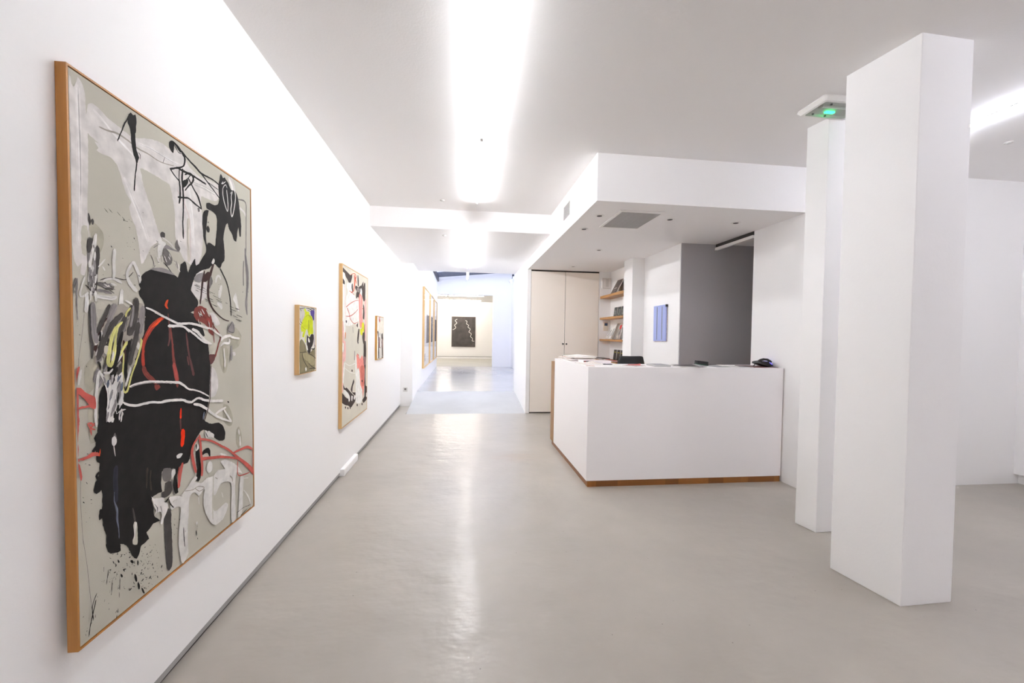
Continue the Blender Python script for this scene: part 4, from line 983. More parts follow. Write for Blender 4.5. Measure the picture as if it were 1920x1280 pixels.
(1,'black2',[499,246,489,248],[1.4,1.4],0.5,0),
(1,'black2',[592,277,595,272],[0.6,0.6],0.5,0),
(1,'black2',[469,206,480,196],[1.4,1.4],0.5,0),
(1,'black2',[504,255,502,245],[2.5,2.5],0.5,0),
(1,'black2',[510,390,512,384],[1.1,1.1],0.5,0),
(1,'black2',[637,265,638,258],[1.7,1.7],0.5,0),
(1,'black2',[558,242,550,245],[1.0,1.0],0.5,0),
(1,'black2',[511,172,508,173],[0.6,0.6],0.5,0),
(1,'black2',[587,114,596,108],[1.1,1.1],0.5,0),
(1,'black2',[551,196,553,187],[1.5,1.5],0.5,0),
(1,'black2',[614,337,615,326],[2.1,2.1],0.5,0),
(1,'black2',[576,254,573,253],[0.9,0.9],0.5,0),
(1,'black2',[595,194,587,196],[1.3,1.3],0.5,0),
(1,'black2',[500,201,493,203],[1.1,1.1],0.5,0),
(1,'black2',[518,272,514,269],[1.8,1.8],0.5,0),
(1,'black2',[496,182,486,182],[2.4,2.4],0.5,0),
(1,'black2',[546,248,547,237],[2.2,2.2],0.5,0),
(1,'black2',[537,198,543,186],[1.8,1.8],0.5,0),
(1,'black2',[656,250,661,246],[0.8,0.8],0.5,0),
(1,'black2',[599,324,595,322],[1.3,1.3],0.5,0),
(1,'black2',[513,365,518,360],[0.8,0.8],0.5,0),
(1,'black2',[208,126,205,116],[1.2,1.2],0.5,0),
(1,'black2',[114,28,109,14],[1.9,1.9],0.5,0),
(1,'black2',[85,123,77,114],[1.9,1.9],0.5,0),
(1,'black2',[38,80,40,69],[1.5,1.5],0.5,0),
(1,'black2',[274,79,276,52],[2.3,2.3],0.5,0),
(1,'black2',[18,221,16,217],[1.5,1.5],0.5,0),
(1,'black2',[50,110,49,106],[1.0,1.0],0.5,0),
(1,'black2',[86,22,84,20],[1.3,1.3],0.5,0),
(1,'black2',[266,75,269,55],[1.2,1.2],0.5,0),
(1,'black2',[29,197,23,193],[2.0,2.0],0.5,0),
(1,'black2',[176,204,172,189],[1.7,1.7],0.5,0),
(1,'black2',[76,283,75,277],[1.1,1.1],0.5,0),
(1,'black2',[107,152,107,134],[2.1,2.1],0.5,0),
(1,'black2',[207,162,202,157],[1.5,1.5],0.5,0),
(1,'black2',[265,72,255,61],[1.9,1.9],0.5,0),
(1,'black2',[123,259,126,248],[0.8,0.8],0.5,0),
(1,'black2',[49,95,45,91],[2.3,2.3],0.5,0),
(1,'black2',[266,40,261,22],[3.0,3.0],0.5,0),
(1,'black2',[204,381,201,370],[1.0,1.0],0.5,0),
(1,'black2',[158,334,158,328],[0.8,0.8],0.5,0),
(1,'black2',[219,241,213,222],[0.9,0.9],0.5,0),
(1,'black2',[246,307,242,297],[1.3,1.3],0.5,0),
(1,'black2',[174,413,173,385],[1.5,1.5],0.5,0),
(1,'black2',[254,305,254,296],[0.9,0.9],0.5,0),
(1,'black2',[262,292,260,278],[1.4,1.4],0.5,0),
(1,'black2',[283,233,277,203],[1.4,1.4],0.5,0),
(1,'black2',[272,322,268,295],[1.3,1.3],0.5,0),
(1,'black2',[176,334,170,317],[1.2,1.2],0.5,0),
(1,'black2',[299,300,293,276],[2.0,2.0],0.5,0),
(1,'black2',[286,181,287,145],[1.6,1.6],0.5,0),
(1,'black2',[54,757,61,754],[1.3,1.3],0.5,0),
(1,'black2',[161,1053,169,1047],[1.6,1.6],0.5,0),
(1,'black2',[52,816,57,814],[0.8,0.8],0.5,0),
(1,'black2',[78,774,84,770],[0.9,0.9],0.5,0),
(1,'black2',[37,915,45,909],[1.5,1.5],0.5,0),
(1,'black2',[90,880,100,875],[2.0,2.0],0.5,0),
(1,'black2',[150,930,159,923],[1.6,1.6],0.5,0),
(1,'black2',[143,1023,154,1019],[1.9,1.9],0.5,0),
(1,'black2',[39,886,49,875],[2.2,2.2],0.5,0),
(1,'black2',[57,1111,67,1108],[1.6,1.6],0.5,0),
(1,'black2',[93,856,98,853],[1.0,1.0],0.5,0),
(1,'black2',[65,992,71,984],[1.7,1.7],0.5,0),
(1,'black2',[80,1098,94,1091],[2.4,2.4],0.5,0),
(1,'black2',[72,1167,80,1163],[1.6,1.6],0.5,0),
(1,'black2',[61,998,67,993],[1.3,1.3],0.5,0),
(1,'black2',[47,1143,53,1140],[1.1,1.1],0.5,0),
(1,'black2',[72,1844,79,1844],[1.3,1.3],0.5,0),
(1,'black2',[160,1924,168,1923],[1.5,1.5],0.5,0),
(1,'black2',[120,1823,124,1820],[1.1,1.1],0.5,0),
(1,'black2',[79,1701,82,1692],[1.8,1.8],0.5,0),
(1,'black2',[8,1870,9,1864],[1.7,1.7],0.5,0),
(1,'black2',[36,1891,43,1886],[1.4,1.4],0.5,0),
(1,'black2',[157,1931,164,1930],[1.2,1.2],0.5,0),
(1,'black2',[166,1918,165,1912],[1.0,1.0],0.5,0),
(1,'black2',[27,1941,31,1941],[1.0,1.0],0.5,0),
(1,'black2',[740,2532,750,2525],[1.1,1.1],0.5,0),
(1,'black2',[774,2587,790,2582],[1.1,1.1],0.5,0),
(1,'black2',[936,2643,949,2639],[1.8,1.8],0.5,0),
(1,'black2',[780,2535,801,2529],[1.5,1.5],0.5,0),
(1,'black2',[929,2462,934,2461],[0.8,0.8],0.5,0),
(1,'black2',[906,2589,922,2583],[1.6,1.6],0.5,0),
(1,'black2',[684,2583,694,2580],[1.6,1.6],0.5,0),
(1,'black2',[673,2588,685,2581],[1.6,1.6],0.5,0),
(1,'black2',[872,2608,877,2605],[1.3,1.3],0.5,0),
(1,'black2',[834,2611,841,2605],[1.4,1.4],0.5,0),
(1,'black2',[676,2548,682,2547],[1.1,1.1],0.5,0),
(1,'black2',[691,2570,703,2561],[1.9,1.9],0.5,0),
(1,'black2',[648,2510,654,2507],[0.9,0.9],0.5,0),
(1,'black2',[541,2489,550,2481],[1.2,1.2],0.5,0),
(1,'black2',[605,2486,611,2482],[1.6,1.6],0.5,0),
(1,'black2',[705,2518,714,2513],[1.1,1.1],0.5,0),
(1,'black2',[708,2570,714,2567],[1.7,1.7],0.5,0),
(1,'black2',[514,2465,518,2464],[0.5,0.5],0.5,0),
(1,'black2',[928,303,928,291],[3.2,3.2],0.5,0),
(1,'black2',[844,350,851,337],[2.5,2.5],0.5,0),
(1,'black2',[821,310,817,306],[1.9,1.9],0.5,0),
(1,'black2',[991,259,991,256],[1.1,1.1],0.5,0),
(1,'black2',[850,390,851,384],[1.3,1.3],0.5,0),
(1,'black2',[948,278,949,269],[2.7,2.7],0.5,0),
(1,'black2',[1101,143,1105,129],[3.5,3.5],0.5,0),
(1,'black2',[882,405,878,398],[3.1,3.1],0.5,0),
(1,'black2',[1091,170,1089,168],[1.4,1.4],0.5,0),
(1,'black2',[1101,247,1099,242],[2.2,2.2],0.5,0),
(1,'black2',[816,393,824,378],[3.0,3.1],0.5,0),
(1,'black2',[825,432,825,424],[2.2,2.2],0.5,0),
(1,'black2',[494,2577,499,2576],[0.8,0.8],0.5,0),
(1,'black2',[449,2528,458,2523],[1.4,1.4],0.5,0),
(1,'black2',[424,2620,434,2618],[1.1,1.1],0.5,0),
(1,'black2',[412,2550,414,2548],[1.0,1.0],0.5,0),
(1,'black2',[407,2490,411,2486],[0.8,0.8],0.5,0),
(1,'black2',[421,2623,424,2621],[0.7,0.7],0.5,0),
(1,'black2',[546,2759,552,2756],[1.2,1.2],0.5,0),
(1,'black2',[522,2635,527,2631],[0.7,0.7],0.5,0),
(1,'black2',[605,2603,612,2599],[1.0,1.0],0.5,0),
(1,'black2',[421,2674,426,2670],[1.1,1.1],0.5,0),
(1,'black2',[400,2512,406,2510],[1.0,1.0],0.5,0),
(1,'black2',[474,2542,481,2540],[0.8,0.8],0.5,0),
(1,'black2',[404,2658,412,2656],[1.0,1.0],0.5,0),
(1,'black2',[436,2668,450,2662],[1.6,1.6],0.5,0),
(1,'black2',[428,2492,433,2488],[0.8,0.8],0.5,0),
(1,'black2',[400,2658,404,2657],[1.1,1.1],0.5,0),
(1,'black2',[1458,2310,1470,2307],[2.1,2.1],0.5,0),
(1,'black2',[1392,2396,1391,2392],[1.6,1.6],0.5,0),
(1,'black2',[1483,2363,1497,2364],[1.7,1.7],0.5,0),
(1,'black2',[1396,2266,1381,2259],[2.0,2.0],0.5,0),
(1,'black2',[1998,2344,1998,2335],[3.0,3.0],0.5,0),
(1,'black2',[1682,2389,1687,2386],[1.7,1.7],0.5,0),
(1,'black2',[1889,2334,1885,2321],[3.8,3.8],0.5,0),
(1,'black2',[1379,2302,1385,2300],[1.0,1.0],0.5,0),
(1,'black2',[1456,2355,1466,2354],[1.3,1.3],0.5,0),
(1,'black2',[1446,2399,1454,2399],[0.9,0.9],0.5,0),
(1,'black2',[279,402,288,380],[6.6,6.7],1.0,0),
(1,'black2',[384,339,405,315],[9.1,9.1],1.0,0),
(1,'black2',[300,293,311,269],[7.3,7.3],1.0,0),
(1,'black2',[418,224,432,167],[9.9,10.0],1.0,0),
(1,'black2',[444,148,455,99],[8.1,8.2],1.0,0),
(1,'black2',[476,91,499,40],[7.2,7.2],1.0,0),
(1,'black2',[443,306,447,274],[7.9,7.9],1.0,0),
(1,'black2',[117,282,86,216,90,128],[3.6,3.2,2.8],1.0,0),
(1,'black2',[110,243,72,119,56,51],[3.5,3.4,3.3],1.0,0),
(1,'black2',[206,381,188,292],[2.6,2.6],1.0,0),
(1,'black2',[234,298,222,204],[2.6,2.6],1.0,0),
(1,'black2',[293,274,288,196],[2.6,2.6],1.0,0),
(1,'black2',[1582,1239,1605,1227],[8.2,8.2],0.6,0),
)
PAINT_TWO = (
(0,'palegrey',[-8,952,237,958,214,820,97,708,76,529,8,512],0.6),
(1,'black',[3,952,49,937,141,952,237,963],[4.0,4.6,3.9,3.1],0.3,0),
(1,'black',[26,936,72,908,95,922],[4.5,3.1,4.1],0.3,0),
(1,'black',[261,959,386,958,491,936,465,906],[4.0,6.1,10.6,8.5],0.3,0),
(1,'black',[324,931,464,925,544,953],[4.1,4.1,5.0],0.3,0),
(1,'black',[438,970,570,964,625,953],[4.2,6.2,5.1],0.3,0),
(0,'violet',[438,923,544,948,598,946,612,894,600,816,546,780,505,831,452,867],1.0),
(0,'lime',[177,936,237,953,274,914,387,906,387,874,492,850,546,785,542,698,562,602,509,569,443,583,392,536,353,583,315,639,265,647,182,529,122,547,157,619,98,610,63,681,97,735,155,800,214,847,213,902],1.2),
(1,'lime2',[238,830,337,862,439,838,492,793],[5.6,5.3,7.8,8.2],0.3,0),
(1,'lime2',[363,789,364,695,353,602],[15.1,21.6,15.0],0.6,3),
(1,'lime2',[86,699,144,673,240,647],[5.4,4.9,4.7],0.3,0),
(1,'lime',[266,565,230,501,255,454],[11.2,12.4,11.1],0.3,0),
(1,'black',[-6,759,28,724,85,708],[6.0,4.7,3.7],0.3,0),
(1,'black',[27,804,50,760,120,727],[7.1,5.7,4.6],0.3,0),
(0,'black',[303,574,341,546,417,536,469,574,562,573,577,506,551,429,498,382,459,355,446,289,395,282,318,323,305,361,292,454],1.0),
(0,'white',[354,527,392,508,418,460,380,452,347,480],0.6),
(0,'olive',[26,477,99,507,182,465,243,418,293,333,395,282,472,316,579,360,633,368,640,251,638,26,398,18,35,10,30,104],1.0),
(0,'olive2',[137,294,294,305,395,263,608,213,623,115,449,108,345,172,197,219],1.2),
(1,'olive3',[32,317,148,316,269,316],[4.6,4.7,4.7],0.3,0),
(1,'olive3',[125,304,149,230,246,142,347,79],[13.2,11.3,9.2,8.5],0.3,0),
(1,'olive3',[369,283,499,258,663,200],[5.1,5.6,6.2],0.3,0),
(1,'olive3',[371,142,502,85,694,31],[7.2,6.7,6.5],0.3,0),
(1,'black',[472,355,606,350,633,407],[5.7,10.2,11.0],0.3,0),
(1,'black',[35,15,272,11,666,13],[6.2,4.9,4.4],0.3,0),
(1,'black',[398,56,529,54,665,43],[5.8,5.8,5.9],0.3,0),
(0,'white',[235,78,267,94,297,55,260,30],0.6),
(0,'white',[255,454,318,397,343,331,298,361],0.6),
(1,'palegrey',[607,894,610,641,613,447],[16.3,16.4,11.7],0.3,0),
(1,'mauve',[576,573,599,447,619,388],[9.1,9.1,8.9],0.3,0),
)
PAINT_THREE = (
(1,'palegrey',[-25,3128,295,3128,591,3107],[7.0,7.6,8.4],0.3,0),
(0,'dark',[-33,3095,156,3080,393,3051,568,3029,706,3076,698,2999,597,2890,497,2844,348,2912,228,2948,157,3010,-23,3015],0.6),
(0,'dark',[-43,2930,47,2885,161,2849,163,2791,-27,2819],0.6),
(0,'white3',[-22,3002,158,3003,225,2125,211,1732,48,1862,-17,2370,-18,2801,163,2784,161,2862,23,2933],0.6),
(1,'pink2',[163,2784,195,2385,225,2125],[11.1,11.2,11.2],0.3,0),
(0,'white3',[326,2843,649,2869,753,2923,651,2787,1092,2590,1268,2576,1282,2119,1108,2041,884,2043,275,1995,224,2164,265,2389,285,2575,403,2666,304,2748],0.8),
(1,'orange3',[568,3029,748,3082,910,3105,1022,3057,968,3007,1055,2918],[4.8,6.3,8.2,24.5,29.5,18.5],0.3,0),
(1,'orange3',[856,3076,913,2971,889,2856,811,2735,603,2672],[28.9,44.2,38.3,17.3,6.6],0.6,3),
(1,'dark',[712,2863,714,2794,758,2715],[42.0,54.0,31.5],0.6,0),
(1,'red3',[476,2700,654,2691,867,2656],[6.2,7.0,7.8],0.3,0),
(1,'dark',[1164,3106,1197,2993,1212,2878],[27.9,56.4,42.5],0.3,0),
(0,'dark',[972,2865,1201,2848,1379,2905,1501,2927,1689,3041,1661,2915,1769,3020,1862,3016,1872,2719,1869,2625,1737,2583,1572,2692,1505,2821,1353,2746,1267,2620,1178,2641,1036,2586,1032,2700,1088,2749,946,2805],0.8),
(0,'white3',[1412,2827,1472,2863,1555,2812,1540,2689,1446,2710],0.6),
(0,'grey3b',[1086,2821,1381,2823,1322,2758,1087,2763],0.8),
(0,'dark',[1080,2011,1194,2072,1197,1970],0.6),
(1,'red3',[1268,2564,1037,2550,608,2461,266,2357],[4.7,5.9,7.7,9.3],0.4,0),
(1,'red3',[338,2348,487,2243,591,2131,884,2050,1223,2095],[12.8,14.3,10.7,6.5,5.7],0.4,0),
(1,'red3',[247,2178,539,2191,878,2262,1215,2374],[4.2,8.0,8.6,6.6],0.4,0),
(1,'red3',[1517,2414,1742,2410],[6.4,6.5],0.4,0),
(0,'pink',[1277,2665,1353,2731,1540,2689,1606,2634,1583,2327,1620,2176,1623,2084,1500,1959,1394,1988,1340,2166,1272,2458],0.8),
(1,'pink2',[1416,2678,1468,2396,1477,2095],[34.3,44.7,34.8],0.6,3),
(0,'pink2',[1803,2588,1970,2664,2010,2509,2007,2190,2027,1983,1903,1586,1847,1870,1850,2184],0.8),
(0,'dark',[1674,2516,1774,2461,1813,2276,1783,2166,1652,2192,1680,2332],0.6),
(0,'yellow3',[1560,2059,1720,2094,1788,2026,1780,1854,1693,1900,1613,1800,1442,1823,1408,1928,1563,1960],0.8),
(0,'dark',[1786,2088,1835,2027,1836,1587,1736,1590,1614,1746,1662,1854,1793,1870],0.6),
(0,'dark',[1257,1941,1347,1927,1304,1779,1237,1631,1148,1663,1173,1794],0.6),
(0,'dark',[249,2100,330,2082,297,2042,250,2060],0.4),
(1,'grey3b',[778,1977,808,1851],[16.7,16.7],0.3,0),
(0,'pink2',[-2,2072,65,2068,98,1630,17,1632],0.8),
(0,'orange3b',[193,1863,255,1850,234,1732,197,1732],0.6),
(0,'pink2',[-1,1683,234,1679,243,1299,124,1279,83,1042,82,695,21,703],0.8),
(0,'white3',[23,1656,116,1641,97,1468,36,1484],0.6),
(0,'dark',[1755,1652,1963,1648,2010,1317,1971,990,1984,592,2182,534,2213,293,1940,219,1733,220,1664,296,1866,345,1841,675,1879,997,1736,1170,1749,1411],0.6),
(0,'mauve3',[1753,1282,1976,1269,1982,1104,1807,1101],0.8),
(1,'grey3b',[950,1460,927,1269],[26.6,26.5],0.6,0),
(0,'dark',[1149,1662,1271,1645,1229,1600],0.4),
(0,'pink',[1069,1350,1248,1371,1407,1255,1598,1338,1734,1235,1772,1119,1857,1032,1851,804,1824,580,1728,366,1656,537,1489,654,1419,849,1384,977,1257,1080,1166,1057],0.8),
(1,'red3',[1127,1385,1217,1380,1298,1346],[5.8,7.1,9.9],0.4,0),
(0,'pink3',[1444,1081,1843,1049,1815,840,1788,616,1653,617,1550,773],0.8),
(0,'white3',[1011,1353,1099,1333,1167,1027,1288,1063,1384,962,1456,689,1657,505,1630,301,1469,248,1158,316,1068,345,1056,767],0.8),
(1,'white3',[220,1259,574,1178,1132,1211],[7.1,6.6,7.9],0.6,0),
(1,'white3',[223,1151,631,1031,1200,956],[6.3,5.8,5.9],0.6,0),
(1,'white3',[173,1249,129,1078,87,881],[36.6,43.9,36.4],0.8,0),
(0,'dark',[826,838,881,869,923,798,813,723,777,597,1033,561,1035,501,834,560,640,673,719,749],0.6),
(0,'dark',[87,854,208,758,330,756,561,655,806,549,1036,441,1026,382,868,334,677,295,439,379,26,503,22,690,187,612,487,511,512,549,137,741],0.6),
(0,'white3',[161,738,307,690,564,556,592,466,515,436,462,515,114,690],0.4),
(0,'white3',[697,536,818,503,755,411,699,464],0.4),
(0,'white3',[920,503,1035,471,951,409,893,448],0.4),
(0,'white3',[2041,402,2187,398,2190,313,2022,322],0.4),
(0,'dark',[226,391,304,377,305,344,237,356],0.4),
(0,'dark',[400,346,481,332,482,298,411,311],0.4),
(0,'dark',[565,324,649,309,650,275,576,288],0.4),
(0,'dark',[1141,283,1238,267,1239,230,1154,245],0.4),
(0,'dark',[694,1079,781,1071,782,1036,706,1043],0.4),
(0,'dark',[1563,766,1669,754,1670,716,1577,727],0.4),
(0,'dark',[1580,233,1686,215,1687,176,1594,192],0.4),
)
PAINT_FOUR = (
(0,'white3',[40,1167,152,1171,168,794,56,782],0.4),
(0,'white3',[41,737,142,737,198,70,69,65],0.4),
(1,'red3',[295,1189,299,1108,389,1064,304,981],[37.2,43.2,30.3,21.0],0.3,0),
(1,'orange3',[354,1179,781,1191],[3.7,3.9],0.3,0),
(0,'pale4',[189,966,850,1054,863,775,254,783],0.4),
(0,'dark',[83,794,198,760,220,507,304,296,316,28,200,41,173,278,147,622,57,759],0.4),
(0,'mauve3',[232,622,349,621,410,562,421,327,274,332,237,506],0.4),
(0,'dark',[616,690,802,726,839,617,872,593,812,496,864,69,737,76,696,282,597,429,683,570,352,551,381,568,621,571],0.4),
(0,'mauve3',[683,570,777,569,758,304,682,319],0.4),
(0,'dark',[676,43,832,59,866,26,739,21],0.4),
(1,'dark',[390,340,572,298],[5.1,5.2],0.3,0),
(0,'white3',[473,502,593,512,642,380,509,348],0.4),
(1,'dark',[373,737,406,667],[17.2,17.2],0.3,0),
)
PIGMENT = {'canvas2':(214,210,200),'palegrey':(196,190,182),'black':(44,38,34),'violet':(72,52,128),'lime':(196,206,30),'lime2':(150,158,38),'white':(238,236,230),'olive':(128,118,88),'olive2':(156,146,112),'olive3':(70,62,46),'mauve':(150,110,130),'canvas3':(218,212,196),'dark':(62,50,44),'white3':(240,237,230),'orange3':(200,92,62),'orange3b':(214,140,96),'red3':(186,70,54),'pink':(232,146,134),'pink2':(232,186,178),'pink3':(206,116,100),'grey3b':(138,130,124),'yellow3':(214,214,40),'mauve3':(140,108,104),'pale4':(228,220,206),'canvas':(190,186,172),'stain':(172,167,150),'white1':(222,217,214),'white2':(213,208,204),'white4':(226,222,217),'pinkw':(202,185,180),'beige2':(200,193,180),'taupe':(160,153,142),'grey1':(138,133,132),'grey2':(112,107,104),'grey3':(74,70,67),'black2':(30,27,24),'brown':(62,42,38),'brown2':(60,54,46),'redbrown':(125,62,55),'redbrown2':(98,62,60),'red1':(170,62,48),'red2':(160,74,66),'orange':(206,74,38),'orangered':(232,52,14),'blueblack':(44,46,54),'greyblue':(96,102,116),'yellow':(206,202,128),'coral':(186,90,80),'ink':(33,31,29),'chalk':(216,213,208)}
# ------------------------------------------------------------------ paintings
def shade(c, k): return tuple(max(0, min(255, v * k)) for v in c)
def pig(name, k=1.0):
    c = PIGMENT[name]
    return mat('paint_%s_%d' % (name, int(k * 100)), shade(c, k), 0.7, spec=.12, noise_amt=.07 if sum(c) > 200 else .12, noise_scale=22)
def paint_mesh(W, Hh, data, canvas_col, x0, inset):
    mb = MB(); rnd = random.Random(11)
    cm = mat('canvas_' + canvas_col, PIGMENT[canvas_col], 0.85, noise_amt=.03, noise_scale=3, bump=.5, bump_scale=700)
    mb.box(-.028 + x0, x0, inset, W - inset, inset, Hh - inset, cm)
    y_lo, y_hi, z_lo, z_hi = inset + .0005, W - inset - .0005, inset + .0005, Hh - inset - .0005
    def cl(y, z): return (min(max(y, y_lo), y_hi), min(max(z, z_lo), z_hi))
    def rough_poly(P, amp):
        out = []
        n = len(P)
        for i in range(n):
            p0, p1, p2, p3 = [Vector(P[(i + k) % n]) for k in (-1, 0, 1, 2)]
            L = (p2 - p1).length; m = max(1, min(14, int(L / .006)))
            for k in range(m):
                t = k / m
                q = 0.5 * ((2 * p1) + (p2 - p0) * t * .7 + (2 * p0 * .7 - (5 - 1.2) * p1 * 0 + Vector((0, 0))) * 0)
                q = p1.lerp(p2, t)
                h = (t * (1 - t)) * .35
                c = ((p1 - p0).normalized() if (p1 - p0).length > 1e-6 else Vector((0, 0))) - ((p3 - p2).normalized() if (p3 - p2).length > 1e-6 else Vector((0, 0)))
                q = q + c * L * h * .5
                nz = noise.noise_vector(Vector((q.x * 160, q.y * 160, 7.0))) * amp + noise.noise_vector(Vector((q.x * 45, q.y * 45, 2.0))) * amp * .8
                out.append((q.x + nz.x, q.y + nz.y))
        return out
    layer = 0
    def ribbon(pts, ws, m, x, amp, off=0.0, t0=0.0, t1=1.0):
        n = len(pts); C = []
        for i in range(n - 1):
            p0 = pts[max(i - 1, 0)]; p1 = pts[i]; p2 = pts[i + 1]; p3 = pts[min(i + 2, n - 1)]
            L = (p2 - p1).length; k = max(2, min(12, int(L / .008)))
            for j in range(k + (1 if i == n - 2 else 0)):
                t = j / k
                q = .5 * ((2 * p1) + (p2 - p0) * t + (2 * p0 - 5 * p1 + 4 * p2 - p3) * t * t + (3 * p1 - p0 - 3 * p2 + p3) * t ** 3)
                C.append((q, ws[i] * (1 - t) + ws[i + 1] * t))
        a, b = int(t0 * (len(C) - 1)), max(int(t1 * (len(C) - 1)), int(t0 * (len(C) - 1)) + 1)
        C = C[a:b + 1]; n = len(C); vs = []
        if n < 2: return
        # rounded ends
        for i, (q, w) in enumerate(C):
            d = (C[min(i + 1, n - 1)][0] - C[max(i - 1, 0)][0])
            d = d.normalized() if d.length > 1e-9 else Vector((0, 1)); nn = Vector((-d.y, d.x))
            e = 1.0
            if i == 0 or i == n - 1: e = .45
            j1 = noise.noise(Vector((q.x * 130, q.y * 130, 5 + off * 90))) * amp
            j2 = noise.noise(Vector((q.x * 130, q.y * 130, 25 + off * 90))) * amp
            c = q + nn * off * w
            ww = w * .5 * e
            A = c + nn * (ww + j1); B = c - nn * (ww + j2)
            if i == 0 or i == n - 1:
                sg = -1 if i == 0 else 1
                A = A + d * sg * ww * .6; B = B + d * sg * ww * .6
            vs += [(x,) + cl(A.x, A.y), (x,) + cl(B.x, B.y)]
        mb.add(vs, [(2 * i, 2 * i + 1, 2 * i + 3, 2 * i + 2) for i in range(n - 1)], m)
    for s in data:
        layer += 1; x = x0 + .0004 + layer * .000009
        co = s[2]; pts = [(co[i] / 2000, co[i + 1] / 2000) for i in range(0, len(co), 2)]
        if s[0] == 0:
            P = rough_poly(pts, s[3] * .0016)
            P = [cl(*q) for q in P]
            tri = tessellate_polygon([[Vector((y, z, 0)) for y, z in P]])
            mb.add([(x, y, z) for y, z in P], [tuple(t) for t in tri], pig(s[1]))
        else:
            ws = [w * .001 for w in s[3]]; V = [Vector(q) for q in pts]
            if s[5]:
                ribbon(V, ws, pig(s[1]), x, s[4] * .0021)
                for b in range(s[5]):
                    o = (b + .5) / s[5] - .5
                    k = rnd.choice((.82, .9, 1.08, 1.14))
                    a0 = rnd.uniform(0, .4); a1 = rnd.uniform(.6, 1)
                    ribbon(V, [w / s[5] * rnd.uniform(.35, .8) for w in ws], pig(s[1], k), x + .000004, .0006, 0, a0, a1) if False else \
                        ribbon([q for q in V], ws2(ws, s[5], rnd), pig(s[1], k), x + .000004, .0006, o * s[5] * 1.1, a0, a1)
            else:
                ribbon(V, ws, pig(s[1]), x, s[4] * .0021)
    return mb
def ws2(ws, n, rnd):
    k = rnd.uniform(.4, .8)
    return [w / n * k for w in ws]
def painting(name_label, y0, y1, z0, z1, xf, depth, data, canvas_col, face, woods, tilt=0.0, group=None, gap=.003):
    W, Hh = y1 - y0, z1 - z0
    root = empty('framed_painting', (xf, y0, z0), (0, -tilt, 0))
    tag(root, name_label, 'painting', group)
    fr = MB(); wv, wh = woods
    fr.box(-depth, 0, 0, face, 0, Hh, wv).box(-depth, 0, W - face, W, 0, Hh, wv).box(-depth, 0, face, W - face, 0, face, wh).box(-depth, 0, face, W - face, Hh - face, Hh, wh)
    fr.box(-depth, -.012, face, W - face, face, Hh - face, GAP)
    fr.build('frame', None, root)
    paint_mesh(W, Hh, data, canvas_col, -.002, face + gap).build('canvas', None, root)
    return root
painting('large painting with a black horned figure, white arms and red scribbles, in an oak frame', 1.3525, 2.4038, .455, 2.1843, -1.122, .029, PAINT_ONE, 'canvas', .006, (OAKD, OAKD_H), math.atan(.02 / 1.73))
painting('small painting with a lime green patch above olive and black', 3.068, 3.4109, 1.1113, 1.6071, -1.139, .032, PAINT_TWO, 'canvas2', .004, (OAK, OAK_H))
painting('tall painting with pink streaks, red loops and dark brown strokes in a pale oak frame', 4.1183, 5.1855, .4882, 2.0743, -1.139, .032, PAINT_THREE, 'canvas3', .008, (OAK, OAK_H), group=None)
painting('small pale painting with two dark upright strokes, farthest on the long wall', 5.7771, 6.2359, 1.0468, 1.6481, -1.144, .027, PAINT_FOUR, 'canvas2', .006, (OAKP, OAKP))

# three framed works in the skylit room
def framed(label, y0, y1, z0, z1, dark_y0, dark_y1, dark_col):
    root = empty('framed_picture', (XP, y0, z0)); tag(root, label, 'picture', 'tall framed pictures in the skylit room')
    W, Hh = y1 - y0, z1 - z0; f = .018; d = .055
    MB().box(.001, d, 0, f, 0, Hh, GOLD).box(.001, d, W - f, W, 0, Hh, GOLD).box(.001, d, f, W - f, 0, f, GOLD).box(.001, d, f, W - f, Hh - f, Hh, GOLD).build('frame', None, root)
    sh = MB().box(.005, .03, f, W - f, f, Hh - f, PAPER)
    g = mat('ink_' + str(dark_col[0]), dark_col, .6, noise_amt=.2, noise_scale=14)
    sh.box(.03, .032, f + dark_y0 * (W - 2 * f), f + dark_y1 * (W - 2 * f), .30 * Hh, .68 * Hh, g)
    sh.box(.03, .0315, f + .1 * W, f + .35 * W, .07 * Hh, .17 * Hh, mat('pale_wash', (200, 196, 194), .7, noise_amt=.1, noise_scale=9))
    sh.build('sheet', None, root)
    m = mat('picture_glass', (250, 250, 250), .03, spec=.5)
    gm = MATS['glazing'] if 'glazing' in MATS else None
    if gm is None:
        gm = GLASS.copy(); gm.name = 'glazing'; MATS['glazing'] = gm
        gm.node_tree.nodes['Mix Shader'].inputs['Fac'].default_value = .12
    box(.040, .043, f, W - f, f, Hh - f).build('glass', gm, root)
framed('tall glazed picture with a grey block in an oak frame, nearest to the ramp', 10.05, 11.75, .58, 2.54, .5, 1, (122, 116, 116))
framed('tall glazed picture with a near-black band, between the other two framed pictures', 11.95, 13.35, .57, 2.545, .4, .8, (52, 52, 56))
framed('tall glazed picture with brown and black blocks, next to the wide opening', 13.6, 15.1, .57, 2.52, .35, .95, (96, 90, 90))

